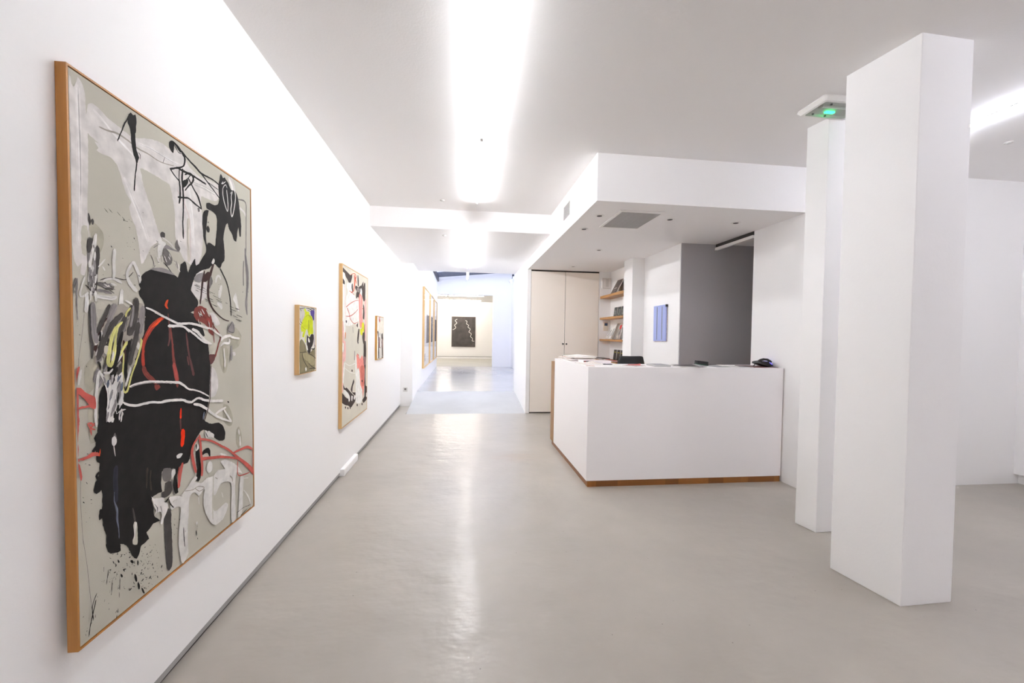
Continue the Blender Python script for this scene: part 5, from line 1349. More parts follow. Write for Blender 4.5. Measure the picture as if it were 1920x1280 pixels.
# dark picture on the far wall
dp = empty('canvas_picture', (.07, YE - .04, .765)); tag(dp, 'dark charcoal picture with two white wavy lines on the far wall', 'picture')
DK = mat('charcoal_ground', (66, 62, 60), .7, noise_amt=.25, noise_scale=3.5)
DKE = mat('charcoal_edge', (64, 42, 34), .7)
cv = MB().box(-.60, .60, 0, .039, 0, 1.53, DK)
for q in ((-.60, -.585, 0, 1.53), (.585, .60, 0, 1.53), (-.6, .6, 1.505, 1.53), (-.6, .6, 0, .02)): cv.box(q[0], q[1], -.002, .001, q[2], q[3], DKE)
for a in range(9):
    cv.box(-.5 + a * .11, -.44 + a * .11, -.001, .001, .12, .124 + .01 * (a % 3), DKE)
def wavy(pts, w):
    V = [Vector(p) for p in pts]; C = []
    for i in range(len(V) - 1):
        p0 = V[max(i - 1, 0)]; p1 = V[i]; p2 = V[i + 1]; p3 = V[min(i + 2, len(V) - 1)]
        for j in range(8):
            t = j / 8; C.append(.5 * ((2 * p1) + (p2 - p0) * t + (2 * p0 - 5 * p1 + 4 * p2 - p3) * t * t + (3 * p1 - p0 - 3 * p2 + p3) * t ** 3))
    vs = []
    for i, q in enumerate(C):
        d = (C[min(i + 1, len(C) - 1)] - C[max(i - 1, 0)]).normalized(); n = Vector((-d.y, d.x))
        vs += [(q.x + n.x * w, -.003, q.y + n.y * w), (q.x - n.x * w, -.003, q.y - n.y * w)]
    cv.add(vs, [(2 * i, 2 * i + 1, 2 * i + 3, 2 * i + 2) for i in range(len(C) - 1)], mat('chalk_line', (236, 234, 228), .7))
def DPX(x, y): return (-.60 + (x - 572) / 234 * 1.2, 1.53 - (y - 605) / 302 * 1.53)
wavy([DPX(*q) for q in ((625, 630), (605, 645), (622, 668), (600, 690), (612, 712), (600, 728), (580, 736))], .012)
wavy([DPX(*q) for q in ((706, 642), (722, 652), (718, 675), (738, 690), (732, 708), (755, 728), (742, 755), (765, 775), (758, 802), (778, 822), (775, 845), (798, 848))], .012)
cv.build('canvas', None, dp)

# ------------------------------------------------------------------ pillars
def pillar(label, pts):
    mb = MB().prism(pts, 0, H + .02)
    o = mb.build('pillar', WALL, bevel=.004); tag(o, label, 'pillar', kind='structure'); return o
pillar('square white pillar standing nearest in the room', [(2.345, 1.906), (2.67, 1.915), (2.625, 2.29), (2.292, 2.281)])
pillar('slimmer white pillar behind the first, below the emergency light', [(2.60, 2.713), (2.90, 2.722), (2.875, 2.885), (2.576, 2.877)])

# ------------------------------------------------------------------ fluorescent battens
def batten(x, y, z, length, glow, label, group, rot=0.0):
    root = empty('ceiling_light', (x, y, z), (0, 0, rot)); tag(root, label, 'ceiling light', group)
    h = length / 2 - .006
    MB().box(-.011, .011, -h, h, -.010, -.0005).build('housing', WHITE, root, bevel=.001)
    MB().tube((0, -h + .03, -.021), (0, h - .03, -.021), .0085, None, 16).build('tube', glow, root, smooth=True)
    for s in (-1, 1):
        MB().box(-.011, .011, s * h - .03 * (s > 0), s * h + .03 * (s < 0), -.032, -.008).build('lamp_holder', WHITE, root, bevel=.003)
    return root
GL = 'tube lights along the gallery ceiling'
names = ['white batten tube light ending at the ceiling step', 'white batten tube light next in line, running out of view above the large painting']
for i, nme in enumerate(names):
    yc = 4.21 - i * 1.66
    batten(.147 - i * .0215 * 1.0, yc, H, 1.66, GLOW, nme, GL, -.014)
for i, nme in enumerate(['tube light of the lower passage ceiling, close behind the ceiling step', 'tube light of the lower passage ceiling, over the ramp']):
    batten(.085, 6.10 + i * 1.53, H2, 1.53, GLOWP, nme, 'tube lights in the passage')
SG = 'cool tube lights of the side bay'
for i, nme in enumerate(['cool white tube light emerging from behind the near pillar', 'cool tube light of the side bay, second from the pillars']):
    batten(3.66, 2.34 - i * 1.53, H, 1.53, GLOWC, nme, SG)
for x, nme in ((1.5, 'added fill tube out of view behind the viewer, its end towards the long wall'), (3.05, 'added fill tube out of view behind the viewer, its end towards the side bay')):
    batten(x, -2.6, H, 1.53, GLOW_FILL, nme, 'added fill tubes behind the viewer', PI / 2)  # unseen tubes added to brighten the counter front and pillar fronts
for y, k in ((17.9, 'nearer to the opening'), (20.3, 'nearer to the far wall')):
    for j, x in enumerate((.15, -1.40, -2.5)):
        if j < 2:
            r = batten(x, y, 3.07, 1.53, GLOWW, 'tube light across the last room, %s, %s' % (k, ('end piece', 'continuing past the wall')[j]), 'tube lights of the last room', PI / 2)
# hanging lamp of the skylit room
hl = empty('pendant_light', (.125, 11.2, 3.0)); tag(hl, 'short bright tube hanging under the glass roof beyond the passage', 'ceiling light')
MB().tube((0, 0, .03), (0, 0, .64), .004, None, 8).build('cord', WHITE, hl)
MB().box(-.03, .03, -.6, .6, 0, .035).build('housing', WHITE, hl, bevel=.004)
MB().tube((0, -.57, -.03), (0, .57, -.03), .0145).build('tube', GLOWW, hl, smooth=True)
# spotlight
sl = empty('spotlight', (1.84, 15.3, 3.62)); tag(sl, 'small white spotlight with dark bracket high on the daylit side wall', 'spotlight')
box(-.02, .047, -.06, .06, -.02, .04).build('bracket', STEEL, sl)
MB().tube((0, 0, 0), (-.03, -.02, -.12), .01).build('arm', STEEL, sl)
s1 = MB().tube((-.01, .02, -.16), (-.09, -.13, -.25), .055, None, 20, .07).build('lamp_head', WHITE, sl, smooth=False)
MB().tube((-.0901, -.1302, -.2501), (-.0905, -.1308, -.2505), .055, None, 20).build('lamp_face', mat('spot_glow', (255, 250, 240), .4, emit=(255, 246, 232), es=6), s1)

# ------------------------------------------------------------------ emergency light on the ceiling
em = empty('emergency_light', (2.505, 2.572, H)); tag(em, 'white emergency light with a clear lens and green glow beside the pillars', 'emergency light')
def rrect(w, h, r, n=5):
    out = []
    for cx, cy, a0 in ((w - r, h - r, 0), (-w + r, h - r, PI / 2), (-w + r, -h + r, PI), (w - r, -h + r, 1.5 * PI)):
        out += [(cx + r * math.cos(a0 + PI / 2 * i / n), cy + r * math.sin(a0 + PI / 2 * i / n)) for i in range(n + 1)]
    return out
MB().prism(rrect(.185, .118, .02), -.012, -.0005).build('base_plate', WHITE, em, bevel=.002)
b1 = MB()
o1 = rrect(.188, .122, .02); o2 = rrect(.172, .106, .016); o3 = rrect(.152, .088, .012)
n = len(o1)
b1.add([(x, y, -.012) for x, y in o1] + [(x, y, -.03) for x, y in o2] + [(x, y, -.034) for x, y in o2] + [(x, y, -.034) for x, y in o3] + [(x, y, -.014) for x, y in o3],
       [(k * n + i, k * n + (i + 1) % n, (k + 1) * n + (i + 1) % n, (k + 1) * n + i) for k in range(4) for i in range(n)])
b1.build('housing', WHITE, em)
MB().box(-.145, .145, -.082, .082, -.018, -.013).build('reflector', mat('reflector', (176, 174, 170), .5), em)
MB().prism(rrect(.151, .087, .012), -.036, -.031).build('lens', LENS, em)
MB().tube((-.12, -.02, -.026), (.12, -.02, -.026), .006, None, 12).build('tube', mat('unlit_tube', (225, 228, 226), .3), em, smooth=True)
for x in (-.128, .128): MB().box(x - .008, x + .008, -.032, -.008, -.034, -.015).build('lamp_holder', mat('holder', (120, 116, 112), .6), em)
MB().box(-.035, .03, .03, .05, -.03, -.02).build('led', LED, em)
for x, y in ((-.11, .06), (-.09, -.065), (-.01, .068)): MB().lathe([(.007, -.0385), (.007, -.031)], BLACKP, 10, (x, y, 0)).build('lens_clip', None, em)

# ------------------------------------------------------------------ bulkhead fittings
AC = empty('ceiling_grille', (1.675, 4.04, HS)); tag(AC, 'square grey air return grille in the bulkhead underside', 'vent')
fr = MB()
for x0, x1, y0, y1 in ((-.225, .225, -.31, -.275), (-.225, .225, .275, .31), (-.225, -.195, -.275, .275), (.195, .225, -.275, .275)): fr.box(x0, x1, y0, y1, -.012, -.0005)
fr.build('frame', WHITE, AC, bevel=.003)
sl_ = MB()
for i in range(44):
    y = -.27 + i * .0125; sl_.box(-.195, .195, y, y + .005, -.010, -.003, GRILLE)
for i in range(9): sl_.box(-.195 + i * .0488 - .002, -.195 + i * .0488 + .002, -.275, .275, -.0095, -.003, GRILLE)
sl_.box(-.196, .196, -.276, .276, -.003, -.001, DARKHOLE); sl_.build('louvre_panel', None, AC)
spots = [(1.323, 3.952, 'unlit downlight beside the square grille, closest to the bulkhead corner'), (1.323, 4.47, 'unlit downlight behind the square grille, close to the bulkhead edge'), (1.851, 5.52, 'unlit downlight further in, above the middle of the nook'),
         (1.869, 6.91, 'unlit downlight just in front of the cupboard doors'), (2.055, 3.954, 'unlit downlight on the other side of the square grille'), (2.768, 3.955, 'unlit downlight above the telephone end of the counter')]
dl0 = None
for x, y, lb in spots:
    if dl0 is None:
        o = empty('downlight', (x, y, HS))
        MB().lathe([(.026, -.001), (.046, -.0012), (.046, -.004), (.03, -.006), (.026, -.004)], None, 28).build('bezel', WHITE, o)
        MB().lathe([(.026, -.0015), (.026, -.0045)], None, 24).build('lamp_face', DARKHOLE, o)
        dl0 = o
    else: o = copy_tree(dl0); o.location = (x, y, HS)
    tag(o, lb, 'downlight', 'unlit downlights in the bulkhead')
vt = empty('wall_vent', (XR, 4.56, 2.818)); tag(vt, 'small white slatted vent high on the bulkhead side', 'vent')
f = MB().box(-.01, 0, -.17, -.15, -.095, .095).box(-.01, 0, .15, .17, -.095, .095).box(-.01, 0, -.15, .15, -.095, -.08).box(-.01, 0, -.15, .15, .08, .095)
f.build('frame', WHITE, vt)
f = MB().box(-.002, -.0005, -.15, .15, -.08, .08, mat('vent_shade', (150, 148, 146), .8))
for i in range(11):
    z = -.075 + i * .0148; f.add([(-.009, -.15, z - .004), (-.009, .15, z - .004), (-.002, .15, z + .004), (-.002, -.15, z + .004), (-.008, -.15, z - .006), (-.008, .15, z - .006), (-.001, .15, z + .002), (-.001, -.15, z + .002)], [(0, 1, 2, 3), (7, 6, 5, 4), (0, 4, 5, 1), (2, 6, 7, 3)], WHITE)
f.build('slat_panel', None, vt)
# smoke detectors / small ceiling discs
for x, y, z, lb in ((-.258, 5.05, H, 'tiny white disc on the main ceiling before the step'), (-.26, 5.75, H2, 'tiny white disc on the lower passage ceiling'), (4.30, 2.83, H, 'tiny white disc on the ceiling of the side bay')):
    o = empty('smoke_detector', (x, y, z)); tag(o, lb, 'smoke detector')
    MB().lathe([(.028, -.0005), (.028, -.006), (.024, -.009)], None, 24).build('base', mat('disc_grey', (205, 202, 198), .6), o); MB().lathe([(.016, -.009), (.014, -.013)], None, 20).build('cap', GRILLE, o)

# sliding rail above the side corridor
rl = empty('sliding_door_rail', (XW, 4.55, 2.55)); tag(rl, 'white sliding door rail across the top of the side corridor', 'rail')
MB().box(-.018, .018, -.325, .36, -.022, .010).build('track', WHITE, rl)
MB().box(-.006, .006, -.325, .36, .010, .0525).build('gap_shade_strip', DARKHOLE, rl)  # dark colour stands in for the shadow gap above the track

# wall socket on the pier
so = empty('wall_socket', (-1.079, 8.17, .327)); tag(so, 'white wall socket low on the narrow pier before the ramp', 'socket')
MB().prism([(-.042, 0), (.042, 0), (.042, -.009), (-.042, -.009)], -.042, .042).build('face_plate', mat('socket_white', (214, 212, 208), .4), so, bevel=.003)
MB().tube((0, -.0088, .008), (0, -.0098, .008), .02, None, 20).build('outlet', mat('socket_dark', (120, 116, 112), .6), so)

# ------------------------------------------------------------------ cupboard
cu = empty('built_in_cupboard', (XR + .07, YC, 0)); tag(cu, 'tall built-in cupboard with two pale beige doors and black knobs', 'cupboard')
X0, X1, XM, T = .002, 1.272, .636, 2.575
MB().box(X0, X0 + .02, .02, .56, .0, HS - .001).box(X1 - .02, X1, .02, .56, .0, HS - .001).box(X0 + .02, X1 - .02, .02, .56, T + .006, HS - .001).box(X0 + .02, X1 - .02, .54, .56, 0, T).box(X0 + .02, X1 - .02, .04, .54, 0, .03, GAP).build('carcass', None, cu)
for a, b, kx in ((X0 + .004, XM - .004, XM - .032), (XM + .004, X1 - .004, XM + .032)):
    d = box(a, b, 0, .02, .022, T).build('door', CUPB, cu, bevel=.002)
    for z in (1.268, 1.052):
        MB().tube((kx, 0, z), (kx, -.012, z), .006, BLACKP, 12).tube((kx, -.012, z), (kx, -.026, z), .014, BLACKP, 16).build('knob', None, d)

# ------------------------------------------------------------------ reception counter
ct = empty('reception_counter', (1.175, 3.736, 0)); tag(ct, 'white L-shaped reception counter on a wooden plinth', 'counter')
CW, CD, RD, RW, TP = 1.995, .46, 1.407, .44, 1.13
o = MB().add([(0, 0, .058), (CW, 0, .058), (CW, 0, TP), (0, 0, TP), (.03, .03, .058), (CW, .03, .058), (CW, .03, TP - .03), (.03, .03, TP - .03)], [(0, 1, 2, 3), (5, 4, 7, 6), (0, 4, 5, 1), (3, 2, 6, 7), (1, 5, 6, 2), (0, 3, 7, 4)]).build('front_panel', COUNTER, ct)
MB().add([(0, 0, .058), (0, RD, .058), (0, RD, TP), (0, 0, TP), (.03, .03, .058), (.03, RD, .058), (.03, RD, TP - .03), (.03, .03, TP - .03)], [(3, 2, 1, 0), (4, 5, 6, 7), (0, 1, 5, 4), (7, 6, 2, 3), (1, 2, 6, 5), (4, 7, 3, 0)]).build('side_panel', COUNTER, ct)
MB().prism([(.002, .002), (CW, .002), (CW, CD), (RW, CD), (RW, RD), (.002, RD)], TP - .029, TP + .0005).build('counter_top', COUNTER, ct)
MB().box(RW - .03, RW, CD, RD, .058, TP - .03).box(RW, CW, CD - .03, CD, .058, TP - .03).build('inner_panel', COUNTER, ct)
MB().prism([(.012, .004), (CW - .006, .004), (CW - .006, .05), (.05, .05), (.05, RD + .15), (.012, RD + .15)], 0, .0575).build('plinth', PLINTH, ct)
MB().box(-.005, .05, RD + .005, RD + .17, .058, 1.085).box(.05, RW, RD + .005, RD + .03, .058, 1.085).build('end_board', BOARD, ct)
MB().box(CW + .001, CW + .008, .01, .05, .06, TP - .04).build('end_strip', BOARD, ct)
# desk behind
dk = empty('desk', (1.8, 4.20, 0)); tag(dk, 'low work desk hidden inside the counter', 'desk')
MB().box(0, 1.3, .005, .45, .72, .75).build('top', SHELFW, dk)
for x in (.03, 1.22):
    for y in (.03, .38): MB().box(x, x + .05, y, y + .05, 0, .72).build('leg', STEEL, dk)

# office chair
ch = empty('office_chair', (2.045, 5.14, 0), (0, 0, PI)); tag(ch, 'black office chair whose rounded back shows above the counter', 'chair')
bk = MB()
W2 = .185; prof = []
for i in range(13):
    t = i / 12; prof.append(t)
grid = []
NX, NZ = 14, 14
for side in (0, 1):
    for j in range(NZ + 1):
        for i in range(NX + 1):
            u_ = i / NX * 2 - 1; v_ = j / NZ
            z = .62 + v_ * .565
            w = .172 if v_ < .5 else .172 - .02 * (v_ - .5)
            # rounded upper corners
            e = max(0, abs(u_) - .78) / .22
            zz_ = z - (.075 * e ** 2 if v_ > .5 else -.06 * e ** 2) * abs(v_ - .5) * 2
            y = .30 + .05 * (1 - u_ * u_) + .03 * math.sin(v_ * PI) + side * .045
            bk.v.append((u_ * w, y, zz_))
m = (NX + 1) * (NZ + 1)
for j in range(NZ):
    for i in range(NX):
        a = j * (NX + 1) + i
        bk.f += [(a, a + 1, a + NX + 2, a + NX + 1), (m + a + NX + 1, m + a + NX + 2, m + a + 1, m + a)]; bk.mi += [0, 0]
ring = [i for i in range(NX + 1)] + [(j + 1) * (NX + 1) + NX for j in range(NZ)] + [NZ * (NX + 1) + i for i in range(NX - 1, -1, -1)] + [j * (NX + 1) for j in range(NZ - 1, 0, -1)]
for a, b in zip(ring, ring[1:] + ring[:1]): bk.f.append((a, m + a, m + b, b)); bk.mi.append(0)
ob = bk.build('backrest', FABRIC, ch, smooth=True)
MB().prism(rrect(.24, .23, .07), .45, .53).build('seat', FABRIC, ch, bevel=.02, seg=3)
MB().path([(0, .15, .46), (0, .30, .46), (0, .37, .56), (0, .38, .8)], .018, BLACKP).build('back_support', None, ch)
MB().tube((0, 0, .10), (0, 0, .45), .028).build('gas_column', CHROME, ch, smooth=False)
for s in (-1, 1): MB().path([(s * .22, .05, .49), (s * .29, .05, .50), (s * .29, .05, .70)], .014, BLACKP).box(s * .29 - .03, s * .29 + .03, -.10, .16, .70, .725, BLACKP).build('armrest', None, ch)
for k in range(5):
    a = 2 * PI * k / 5 + .3; c, s = math.cos(a), math.sin(a)
    lg = MB().tube((0, 0, .11), (.28 * c, .28 * s, .075), .022, None, 10, .014).build('leg', BLACKP, ch)
    MB().tube((.28 * c - .02 * s, .28 * s + .02 * c, .032), (.28 * c + .02 * s, .28 * s - .02 * c, .032), .03, None, 16).build('wheel', BLACKP, lg)

# ------------------------------------------------------------------ things on the counter
TOPZ = TP + .001
def sheet(name, w, d, t, m, curl=0.0, fold=False, cover=None, spine=None):
    """a magazine or leaflet: rounded pages with a slightly lifted corner"""
    mb = MB(); N = 8
    def zc(x, y): return curl * max(0, (x / w + .5)) ** 3 * max(0, (y / d + .5)) ** 1.5
    layers = [(0, 0)] if t < .0015 else [(0, 0)]
    top = []; bot = []
    for j in range(N + 1):
        for i in range(N + 1):
            x = (i / N - .5) * w; y = (j / N - .5) * d; z = zc(x, y)
            top.append((x, y, t + z)); bot.append((x, y, z))
    k = (N + 1) ** 2; vs = top + bot
    ft = []; fb = []
    for j in range(N):
        for i in range(N):
            a = j * (N + 1) + i
            ft.append((a, a + 1, a + N + 2, a + N + 1)); fb.append((k + a + N + 1, k + a + N + 2, k + a + 1, k + a))
    ring = [i for i in range(N + 1)] + [(j + 1) * (N + 1) + N for j in range(N)] + [N * (N + 1) + i for i in range(N - 1, -1, -1)] + [j * (N + 1) for j in range(N - 1, 0, -1)]
    rs = [(a, k + a, k + b, b) for a, b in zip(ring, ring[1:] + ring[:1])]
    mb.add(vs, ft, cover or m); n0 = len(mb.v); i_ = mb._m(cover or m); i2 = mb._m(m)
    for q in fb: mb.f.append(q); mb.mi.append(i_)
    for q in rs: mb.f.append(q); mb.mi.append(i2)
    return mb
def lay(name, label, cat, x, y, z, rot, w, d, t, m, cover=None, curl=0.0, group=None):
    o = sheet(name, w, d, t, m, curl, cover=cover).build(name, None, None, (x, y, z), (0, 0, rot))
    tag(o, label, cat, group); return o
DKM = mat('dark_cover', (44, 34, 34), .35, noise_amt=.5, noise_scale=12)
REDM = mat('red_cover', (170, 40, 36), .4, noise_amt=.35, noise_scale=18)
GRYM = mat('grey_cover', (150, 150, 154), .5)
WRM = mat('dark_red_cover', (92, 30, 28), .4)
PNK = mat('pale_pink_print', (232, 212, 206), .6, noise_amt=.12, noise_scale=30)
SAL = mat('salmon_print', (226, 178, 160), .6, noise_amt=.2, noise_scale=25)
z = TOPZ
P1 = 'magazines piled on the short arm of the counter'
for i, (x, y, rot, w, d, t, cov, curl, lb) in enumerate([
    (1.38, 4.84, .10, .33, .42, .012, PAPER2, .0, 'bottom newspaper of the pile on the short counter arm'),
    (1.38, 4.80, -.08, .32, .42, .010, PNK, .0, 'pale pink magazine lying just above the bottom newspaper'),
    (1.37, 4.84, .26, .28, .38, .010, SAL, .0, 'salmon printed magazine in the middle of the pile'),
    (1.39, 4.80, -.02, .30, .40, .008, PAPER2, .0, 'grey printed magazine second from the top of the pile'),
    (1.40, 4.83, .45, .26, .36, .006, PAPER, .008, 'open white magazine topmost of the pile with a lifted corner')]):
    lay('magazine', lb, 'magazine', x, y, z, rot, w, d, t, PAPER, cov, curl, P1); z += t + .0012
lay('magazine', 'rumpled magazine overlapping the outer edge of the short counter arm', 'magazine', 1.29, 4.10, TOPZ, .12, .2, .25, .012, PAPER, PAPER2, .014, None)
lay('leaflet', 'folded grey and white leaflet near the corner, before the thick catalogue', 'leaflet', 1.235, 3.87, TOPZ, -.25, .08, .14, .004, PAPER, PNK, .006)
# thick catalogue with a label on its spine
ca = empty('catalogue', (1.435, 4.36, TOPZ), (0, 0, -.02)); tag(ca, 'thick white catalogue with a red and black label on its spine', 'book')
MB().box(-.152, .152, -.11, .11, 0, .003).box(-.152, .152, -.11, .11, .023, .026).box(-.152, .152, -.11, -.107, .003, .023).build('cover', mat('catalogue_cover', (238, 230, 230), .4), ca)
MB().box(-.149, .149, -.107, .107, .003, .023).build('pages', PAPER, ca)
MB().box(-.148, -.096, -.1108, -.1101, .003, .024, BLACKP).box(-.143, -.124, -.1112, -.1107, .007, .019, REDM).box(-.119, -.110, -.1112, -.1107, .009, .018, mat('label_blue', (150, 190, 210), .5)).box(-.107, -.101, -.1112, -.1107, .009, .018, PAPER).build('spine_label', None, ca)
pn = empty('pen', (1.47, 4.05, TOPZ + .005), (0, 0, .1)); tag(pn, 'black pen lying in front of the thick catalogue', 'pen')
MB().tube((-.06, 0, 0), (.05, 0, 0), .0045, None, 12).build('barrel', BLACKP, pn); MB().tube((.05, 0, 0), (.065, 0, 0), .0045, None, 12, .001).build('tip', CHROME, pn); MB().box(-.058, -.02, -.001, .001, .004, .0065).build('clip', CHROME, pn)
lay('leaflet', 'flat white leaflet at the front edge, between the pen and the red leaflet', 'leaflet', 1.53, 3.87, TOPZ, .2, .17, .12, .0025, PAPER, PAPER, .0)
lay('leaflet', 'dark red leaflet lying under the white and red one', 'leaflet', 1.69, 3.90, TOPZ, .5, .15, .17, .005, PAPER, WRM, .004)
lay('leaflet', 'crumpled red and white leaflet before the office chair', 'leaflet', 1.70, 3.92, TOPZ + .0065, -.4, .12, .16, .004, PAPER, REDM, .010)
z = TOPZ
for i in range(5):
    lay('brochure', 'grey brochure, %s in the small stack in the middle of the counter' % ['lowest', 'second from below', 'third from below', 'second from the top', 'topmost'][i], 'brochure', 1.945 + .002 * (i % 2), 3.905, z, .02 * (i - 2), .165, .19, .0032, GRYM if i % 2 else PAPER, GRYM, 0, 'grey brochures stacked on the counter'); z += .0037
MG = 'dark magazines at the front edge of the counter'
lay('magazine', 'dark magazine with one corner jutting over the counter front', 'magazine', 2.25, 3.86, TOPZ, .70, .21, .27, .004, PAPER, DKM, .0, MG)
lay('magazine', 'dark glossy magazine lying crosswise on the jutting one', 'magazine', 2.23, 3.90, TOPZ + .0052, -.15, .21, .26, .004, PAPER, DKM, .006, MG)
lay('magazine', 'dark magazine beside the grey brochures, lying on the counter top', 'magazine', 2.09, 4.03, TOPZ, .3, .16, .22, .005, PAPER, WRM, .004, MG) if False else None
gb = empty('spectacle_case', (2.46, 4.0, TOPZ + .0165), (0, .10, -.15)); tag(gb, 'black and dark green case lying between the magazines', 'case')
MB().prism(rrect(.062, .03, .012), 0.002, .034).build('lid', BLACKP, gb, bevel=.004); MB().prism(rrect(.064, .032, .013), -.008, .001).build('base', mat('dark_green', (24, 62, 46), .4), gb, bevel=.002)
gb.location.z = TOPZ + .0155
FL = 'flat printed leaflets spread on the counter towards the telephone'
for x, y, r, w, d, t, m_, lb in ((2.56, 3.90, .15, .16, .22, .003, GRYM, 'pale grey leaflet right after the green case'), (2.70, 3.93, -.3, .15, .21, .0045, PAPER, 'white leaflet fanned between grey ones'),
                           (2.82, 3.88, .25, .16, .2, .0035, GRYM, 'grey leaflet beside the dark red folder'), (2.62, 4.06, 0.05, .3, .13, .008, DKM, 'long dark magazine along the back of the counter top')):
    lay('leaflet', lb, 'leaflet', x, y, TOPZ + (0 if x < 2.65 or x > 2.8 else .0052), r, w, d, t, PAPER, m_, 0, FL)
lay('folder', 'dark red folder lying under the telephone', 'folder', 3.02, 3.93, TOPZ, .04, .29, .26, .004, WRM, WRM, .0)
# telephone
ph = empty('telephone', (3.088, 3.92, TOPZ + .0052), (0, 0, .12)); tag(ph, 'black desk telephone with a small blue screen by the wall', 'telephone')
side = [(-.085, .030), (-.082, .048), (-.04, .056), (.03, .052), (.072, .024), (.078, .004), (.02, .0), (-.03, .012)]
bd = MB()
n = len(side)
for y in (-.055, .055): bd.v += [(x, y, z_) for x, z_ in side]
bd.f = [tuple(range(n)), tuple(range(2 * n - 1, n - 1, -1))] + [(i, n + i, n + (i + 1) % n, (i + 1) % n) for i in range(n)]; bd.mi = [0] * len(bd.f)
bd.build('body', BLACKP, ph, bevel=.004)
MB().path([(-.083, 0, .034), (-.11, 0, .008), (-.12, 0, .001)], .004, BLACKP, 8).build('stand', None, ph)
MB().add([(.032, -.04, .0535), (.068, -.04, .0295), (.068, .03, .0295), (.032, .03, .0535)], [(0, 1, 2, 3)]).build('screen', mat('phone_screen', (120, 110, 220), .2, emit=(110, 100, 230), es=.8), ph)
MB().add([(.025, -.0555, .040), (.062, -.0555, .016), (.066, -.0555, .024), (.030, -.0555, .050)], [(0, 1, 2, 3)]).build('side_screen', mat('phone_display', (110, 108, 200), .2, emit=(110, 100, 230), es=.6), ph)
hs = MB().path([(-.07, -.035, .064), (-.03, -.035, .074), (.02, -.035, .070), (.055, -.035, .054)], .012, BLACKP, 12).tube((-.07, -.035, .052), (-.07, -.035, .068), .018, BLACKP, 16).tube((.050, -.035, .042), (.055, -.035, .058), .018, BLACKP, 16)
hs.build('handset', None, ph)
kp = MB()
for i in range(3):
    for j in range(4): kp.box(-.03 + i * .018, -.018 + i * .018, .0 + j * .013, .009 + j * .013, .054, .0585)
kp.build('keypad', mat('keys', (150, 150, 156), .4), ph)

# ------------------------------------------------------------------ niche: shelves, books, devices
def shelf(label, z0, z1):
    o = box(2.515, XN - .0005, 6.282, YC - .0005, z0, z1).build('shelf', SHELFW, bevel=.002); return tag(o, label, 'shelf', 'oak shelves in the niche')
shelf('topmost oak shelf carrying large leaning books', 2.105, 2.15)
shelf('second oak shelf from the top with small dark books', 1.722, 1.757)
shelf('third oak shelf from the top with leaning white books', 1.336, 1.367)
wt = box(2.42, XN - .0005, 6.282, YC - .0005, .975, 1.005).build('shelf', SHELFW, bevel=.002); tag(wt, 'lowest oak shelf holding books with yellow bands', 'shelf', 'oak shelves in the niche')
def book(label, y, zb, w, h, t, lean, cover, xb=None, group=None, extra=None, roty=0.0):
    """a book standing face out, leaning back against the niche wall; local x = thickness away from the wall"""
    root = empty('book', (0, y, zb + .001), (0, 0, roty)); tag(root, label, 'book', group)
    L = math.asin(min(.9, lean / h)) if lean else 0.0
    # bottom back edge stands lean metres from the wall
    root.location.x = XN - lean * 1.0 - .002 - (t if L == 0 else t * math.cos(L)) + (0 if L == 0 else 0)
    root.rotation_euler = (0, L, 0)
    root.location.z = zb + .001
    MB().box(0, .002, 0, w, 0, h, cover).box(t - .002, t, 0, w, 0, h, cover).box(.002, t - .002, w - .002, w, 0, h, cover).build('cover', None, root)
    MB().box(.0021, t - .0021, .002, w - .003, .003, h - .003).build('pages', PAPER, root)
    if extra: extra(root, w, h)
    bpy.context.view_layer.update()
    # keep the lower edge on the shelf
    lo = min((root.matrix_world @ Vector((x, 0, 0))).z for x in (0, t)); root.location.z += zb + .001 - lo
    hi = max((root.matrix_world @ Vector((x, 0, q))).x for x in (0, t) for q in (0, h)); root.location.x += XN - .002 - hi
    return root
def band(c, z0, z1, y0=.0, y1=1.0, nm='title_band'):
    def f(root, w, h): box(-.0006, -.0001, y0 * w, y1 * w, z0 * h, z1 * h).build(nm, c, root)
    return f
DG = mat('book_black_green', (34, 44, 40), .35); DB = mat('book_black', (40, 32, 28), .35); LG = mat('book_grey_image', (120, 124, 118), .5, noise_amt=.4, noise_scale=40)
YL = mat('book_yellow', (214, 200, 70), .5); RD_ = mat('book_red', (206, 24, 26), .4); BRN = mat('book_brown', (150, 84, 48), .5); SBL = mat('book_blue', (70, 130, 190), .5)
B2 = 'small dark books on the second shelf'
for i, (y, c, ex, lb) in enumerate(((6.97, DG, band(LG, .25, .7, .3, .8), 'small black book with a pale figure, deepest in the niche on the second shelf'), (6.80, DG, band(LG, .2, .75, .2, .7), 'small black-green book, second from the corner on the second shelf'),
                              (6.63, DG, band(LG, .2, .75, .25, .75), 'small black-green book, third from the corner on the second shelf'), (6.46, DB, band(SBL, .38, .43, .1, .9), 'small brown-black book with a blue line, nearest on the second shelf'))):
    book(lb, y, 1.757, .135, .175, .022, .022, c, group=B2, extra=ex)
B4 = 'dark books with bands on the lowest shelf'
for y, c, ex, lb in ((6.96, DB, band(YL, .72, .78, .2, .8), 'black book with a yellow band, deepest in the niche on the lowest shelf'), (6.80, DB, band(YL, .70, .76, .2, .8), 'black book with a yellow band, in the middle of the lowest shelf'), (6.64, DB, band(YL, .68, .74, .2, .8), 'black book with a yellow band, beside the red book'), (6.48, RD_, band(YL, .66, .72, .4, .7), 'bright red book on the lowest shelf')):
    book(lb, y, 1.005, .125, .18, .022, .02, c, group=B4, extra=ex)
BB = mat('photo_cover_dark', (74, 64, 58), .35, noise_amt=.6, noise_scale=7)
STR = bpy.data.materials.new('striped_cover'); STR.use_nodes = True
